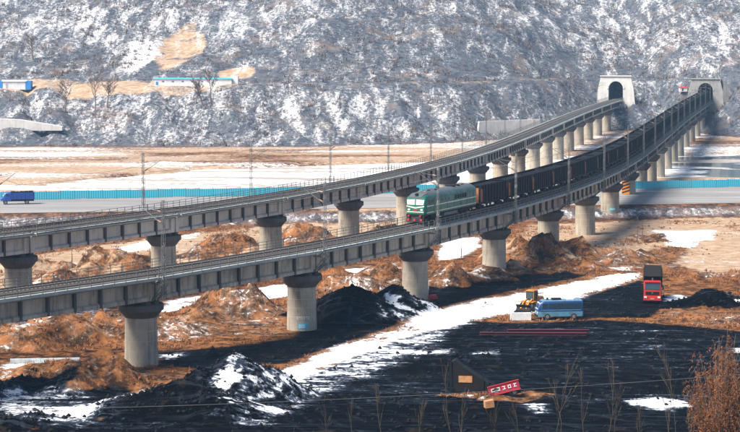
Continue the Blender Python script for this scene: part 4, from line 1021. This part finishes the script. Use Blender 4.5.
for k, (px, py, h_) in enumerate(((646, 97, 10), (656, 97, 13), (668, 96, 20), (115, 80, 9))):
    p = hit(px, py); t = thing('utility_pole', ['short', 'medium', 'tall', 'lone'][k]+[' pole on the bench between the two tunnels', ' pole between the tunnels, second from the left', ' pole between the tunnels, nearest the red-roofed hut', ' thin pole on the terrace left of the white building'][k], 'pole', (p.x, p.y, p.z-.5), 0, 'utility poles on the slopes')
    MB().tube([(0, 0, 0), (0, 0, h_)], [.16, .10], 8).build('post', M['deck'], t); MB().box((0, 0, h_-.7), (2.0, .1, .12)).build('crossarm', M['deck'], t)

# ------------------------------------------------------------------ bare trees
def bare_tree(h_, seed, r0, spread=.5, up=.75, levels=4, dens=5, first=.3, rmin=.008):
    rnd = random.Random(seed); tr_, cr = MB(), MB()
    def grow(p, d, L, r, lv, mb):
        n = 4 if lv == 0 else 3; pts = [p]; rs = [r]; q = p.copy(); dd = d.copy()
        for k in range(n):
            dd = (dd+Vector((rnd.gauss(0, .10), rnd.gauss(0, .10), .06))).normalized(); q = q+dd*L/n
            pts.append(q.copy()); rs.append(r*(1-.8*(k+1)/n)+rmin*.5)
        mb.tube(pts, rs, 5 if lv == 0 else 3, cap=False)
        if lv >= levels: return
        for k in range(dens + (5 if lv == 0 else 0)):
            f = first+(1-first)*rnd.random()**.8 if lv == 0 else .25+.75*rnd.random()
            i_ = min(int(f*n), n-1); a_ = f*n-i_; bp_ = pts[i_].lerp(pts[i_+1], a_); br = (rs[i_]*(1-a_)+rs[i_+1]*a_)*.6
            az = rnd.uniform(0, 2*math.pi); nd = (dd*up+Vector((math.cos(az), math.sin(az), .1))*spread*2*(1-.3*f)).normalized()
            grow(bp_, nd, L*rnd.uniform(.30, .5)*(1.15-f*.5), max(br, rmin), lv+1, cr)
    grow(Vector((0, 0, -.3)), Vector((0, 0, 1)), h_, r0, 0, tr_)
    return tr_, cr
def place_tree(name, loc, h_, seed, r0, label, group, mat=None, **kw):
    t = thing(name, label, 'tree', loc, random.uniform(0, 6), group)
    a_, b_ = bare_tree(h_, seed, r0, **kw)
    for mb_, n_ in ((a_, 'trunk'), (b_, 'crown')):
        me = mb_.mesh(n_, mat or M['bark'], False, False); obj(n_, me, t)
    return t
spots = [(455, 7.5), (461, 5.6), (497, 6.0), (520, 5.2), (553, 7.6), (560, 5.8), (585, 6.2), (608, 7.4), (615, 6.0), (637, 5.4), (668, 7.0), (676, 8.0), (690, 6.2), (418, 4.8), (382, 5.0), (325, 4.6), (352, 4.2)]
spots.sort()
for k, (px, h_) in enumerate(spots):
    Y = 176+8*random.random(); X = (px-370)/FPX*(Y+3)
    place_tree('sapling', (X, Y, zat(X, Y)), h_*.98, 100+k, .030, '%s slender bare sapling from the left along the bottom edge' % ordinal(k), 'bare saplings along the bottom', M['bark_pale'], spread=.15, up=1.1, levels=2, dens=4)
tl_ = [(95, 118, 17, 'tallest bare tree on the bluff, left of the white building'), (107, 108, 11, 'bare tree right of the tallest one on the bluff'), (65, 112, 10, 'bare tree on the bluff right of the white cabin'),
       (203, 106, 10, 'left one of two bare trees before the white building'), (211, 104, 11, 'right one of two bare trees before the white building'), (33, 60, 9, 'bare tree on the hillside above the white cabin'), (196, 104, 7, 'short bare tree left of the pair before the white building')]
for k, (px, py, h_, lab) in enumerate(tl_):
    p = hit(px, py); place_tree('bare_tree', p, h_, 300+k, .30, lab, 'bare trees on the bluff', M['bark_grey'], spread=.45, levels=3, dens=9, rmin=.028)
# rust-coloured willow at the lower right
Y = 176; X = (727-370)/FPX*Y; zg = zat(X, Y); t = thing('willow_bush', 'bushy rust-coloured willow at the lower right corner', 'bush', (X, Y, zg), 0)
rnd = random.Random(11); st, lf = MB(), MB()
for k in range(64):
    az = rnd.uniform(0, 6.28); rr = 3.0*rnd.random()**.6; hh = rnd.uniform(5.5, 12.2)*(1-.35*(rr/3.0)**2)
    p0 = Vector((rr*.25*math.cos(az), rr*.25*math.sin(az), -.2)); p1 = Vector((rr*.6*math.cos(az), rr*.6*math.sin(az), hh*.6)); p2_ = Vector((rr*math.cos(az), rr*math.sin(az), hh)); p3 = p2_+Vector((.6*math.cos(az), .6*math.sin(az), -.9))
    st.tube([p0, p1, p2_, p3], [.06, .035, .018, .006], 4, cap=False)
    for q in range(34):
        f = rnd.uniform(.18, 1); b = (p0.lerp(p1, f*2) if f < .5 else p1.lerp(p2_, f*2-1)) + Vector((rnd.gauss(0, .35), rnd.gauss(0, .35), rnd.gauss(0, .3)))
        e_ = b+Vector((rnd.gauss(0, .25), rnd.gauss(0, .25), -rnd.uniform(.3, 1.0)))
        st.tube([b, e_], [.010, .004], 3, cap=False)
        for z in range(12):
            c_ = b.lerp(e_, rnd.random())+Vector((rnd.gauss(0, .06), rnd.gauss(0, .06), 0)); d1 = Vector((rnd.gauss(0, 1), rnd.gauss(0, 1), -abs(rnd.gauss(0, 1)))).normalized()*rnd.uniform(.10, .24); d2 = Vector((rnd.gauss(0, 1), rnd.gauss(0, 1), rnd.gauss(0, 1))).normalized()*.05
            lf.add([c_-d2, c_+d2, c_+d1], [(0, 1, 2)])
obj('trunk', st.mesh('trunk', M['bark'], False, False), t); obj('crown', lf.mesh('crown', M['leaf_rust'], False, False), t)

# foreground power cable with its poles outside the picture
c0, c1 = Vector((-46, 150, 9.2)), Vector((52, 158, 12.8))
m = MB(); m.tube([c0.lerp(c1, k/40)-Vector((0, 0, 1.2*4*(k/40)*(1-k/40))) for k in range(41)], [.012]*41, 4)
tag(m.build('power_cable', M['steel'], None), 'thin power cable crossing the bottom of the picture', 'cable')
for p, lab in ((c0, 'wooden pole holding the left end of the thin power cable'), (c1, 'wooden pole holding the right end of the thin power cable')):
    z_ = zat(p.x, p.y); t = thing('cable_pole', lab, 'pole', (p.x, p.y, z_-.4), 0, 'power cable poles')
    MB().tube([(0, 0, 0), (0, 0, p.z-z_+.45)], [.16, .11], 8).build('post', M['bark'], t); MB().box((0, 0, p.z-z_+.32), (1.4, .1, .12)).build('crossarm', M['bark'], t)

# ------------------------------------------------------------------ ground cover (nobody could count it)
def scatter(name, label, cat, mat, n, xr, yr, test, size, blades, seed, flat=.5):
    rng = np.random.default_rng(seed); x = rng.uniform(*xr, n*4); y = rng.uniform(*yr, n*4)
    z, coal, snow, ochre, hill = height(x, y); ok = test(x, y, z, coal, snow, ochre, hill, rng); x, y, z = x[ok][:n], y[ok][:n], z[ok][:n]
    k = len(x); s_ = size[0]+(size[1]-size[0])*rng.random(k)**2
    az = rng.uniform(0, 2*np.pi, (k, blades)); ln = s_[:, None]*rng.uniform(.5, 1, (k, blades)); tl = rng.uniform(.1, 1.1, (k, blades))
    bx = x[:, None]+rng.normal(0, .35, (k, blades))*s_[:, None]; by = y[:, None]+rng.normal(0, .35, (k, blades))*s_[:, None]; bz = np.repeat(z[:, None]-.05, blades, 1)
    dx, dy, dz = np.cos(az)*np.sin(tl)*ln, np.sin(az)*np.sin(tl)*ln, np.cos(tl)*ln*flat*1.6
    wx, wy = -np.sin(az)*ln*.10, np.cos(az)*ln*.10
    V = np.stack([np.stack([bx-wx, by-wy, bz], -1), np.stack([bx+wx, by+wy, bz], -1), np.stack([bx+dx, by+dy, bz+dz], -1)], 2).reshape(-1, 3)
    me = bpy.data.meshes.new(name); nf = len(V)//3
    me.vertices.add(len(V)); me.vertices.foreach_set('co', V.ravel()); me.loops.add(len(V)); me.loops.foreach_set('vertex_index', np.arange(len(V), dtype=np.int32))
    me.polygons.add(nf); me.polygons.foreach_set('loop_start', (np.arange(nf)*3).astype(np.int32)); me.update(calc_edges=True); me.materials.append(mat)
    return tag(obj(name, me), label, cat, kind='stuff')
def on_earth(x, y, z, coal, snow, ochre, hill, rng):
    return (coal < .35) & (snow < .5) & (hill < .2) & (y < road_front(x)-1) & (fbm(x, y, 9, 3, 140) > -.12+.5*ochre)
scatter('dry_grass', 'rust-brown dry grass and weeds over the spoil heaps', 'grass', M['grass'], 22000, (-75, 85), (175, 400), on_earth, (.25, .9), 10, 1)
def on_hill(x, y, z, coal, snow, ochre, hill, rng): return (hill > .3) & (y > 640) & (fbm(x, y, 20, 3, 150) > -.1) & (ochre < .4)
scatter('hill_scrub', 'low brown leafless scrub covering the bluff and hillside', 'scrub', M['scrub'], 11000, (-230, 260), (650, 1000), on_hill, (.7, 2.2), 9, 2, .7)
def lumps(name, label, cat, mat, n, xr, yr, test, size, seed):
    rng = np.random.default_rng(seed); x = rng.uniform(*xr, n*5); y = rng.uniform(*yr, n*5); z, coal, snow, ochre, hill = height(x, y)
    ok = test(x, y, z, coal, snow, ochre, hill, rng); x, y, z = x[ok][:n], y[ok][:n], z[ok][:n]; k = len(x)
    base = np.array([(1, 0, 0), (0, 1, 0), (-1, 0, 0), (0, -1, 0), (0, 0, .8), (0, 0, -.8)], float); F = np.array([(0, 1, 4), (1, 2, 4), (2, 3, 4), (3, 0, 4), (1, 0, 5), (2, 1, 5), (3, 2, 5), (0, 3, 5)])
    s_ = (size[0]+(size[1]-size[0])*rng.random(k)**3)[:, None, None]
    P = (base[None]*rng.uniform(.6, 1.4, (k, 6, 3))+rng.normal(0, .15, (k, 6, 3)))*s_
    a_ = rng.uniform(0, 6.28, k)[:, None]; xr_, yr_ = P[..., 0]*np.cos(a_)-P[..., 1]*np.sin(a_), P[..., 0]*np.sin(a_)+P[..., 1]*np.cos(a_)
    V = np.stack([xr_+x[:, None], yr_+y[:, None], P[..., 2]+z[:, None]+s_[..., 0]*.2], -1).reshape(-1, 3); FF = (F[None]+6*np.arange(k)[:, None, None]).reshape(-1).astype(np.int32)
    me = bpy.data.meshes.new(name); me.vertices.add(len(V)); me.vertices.foreach_set('co', V.ravel()); me.loops.add(len(FF)); me.loops.foreach_set('vertex_index', FF)
    nf = len(FF)//3; me.polygons.add(nf); me.polygons.foreach_set('loop_start', (np.arange(nf)*3).astype(np.int32)); me.update(calc_edges=True); me.materials.append(mat)
    return tag(obj(name, me), label, cat, kind='stuff')
lumps('coal_lumps', 'loose black coal lumps scattered over yard and heaps', 'coal', M['coal'], 9000, (-40, 70), (180, 310), lambda x, y, z, c, s, o, h_, r: (c > .6) & (np.hypot(x-g(490, 400)[0], y-g(490, 400)[1]) > 7) & ((z > .5) | (r.random(len(x)) < .12)), (.06, .34), 5)
lumps('rubble', 'loose earth clods and stones on the spoil heaps', 'rubble', M['clod'], 6000, (-75, 85), (190, 400), lambda x, y, z, c, s, o, h_, r: (c < .3) & (s < .6) & (y < road_front(x)+0) & (fbm(x, y, 7, 2, 160) > .0), (.06, .3), 6)

# ------------------------------------------------------------------ haze
hm = bpy.data.materials.new('haze_air'); hm.use_nodes = True; ht = hm.node_tree; ht.nodes.clear()
pv = ht.nodes.new('ShaderNodeVolumePrincipled'); ou = ht.nodes.new('ShaderNodeOutputMaterial')
pv.inputs['Color'].default_value = (.36, .66, 1, 1); pv.inputs['Density'].default_value = HAZE_DENSITY; pv.inputs['Anisotropy'].default_value = .1
ht.links.new(pv.outputs[0], ou.inputs['Volume'])
hz_ = tag(MB().box((0, 950, 80), (2850, 3350, 220)).build('haze', hm), 'pale winter haze filling the valley air', 'haze', kind='stuff')
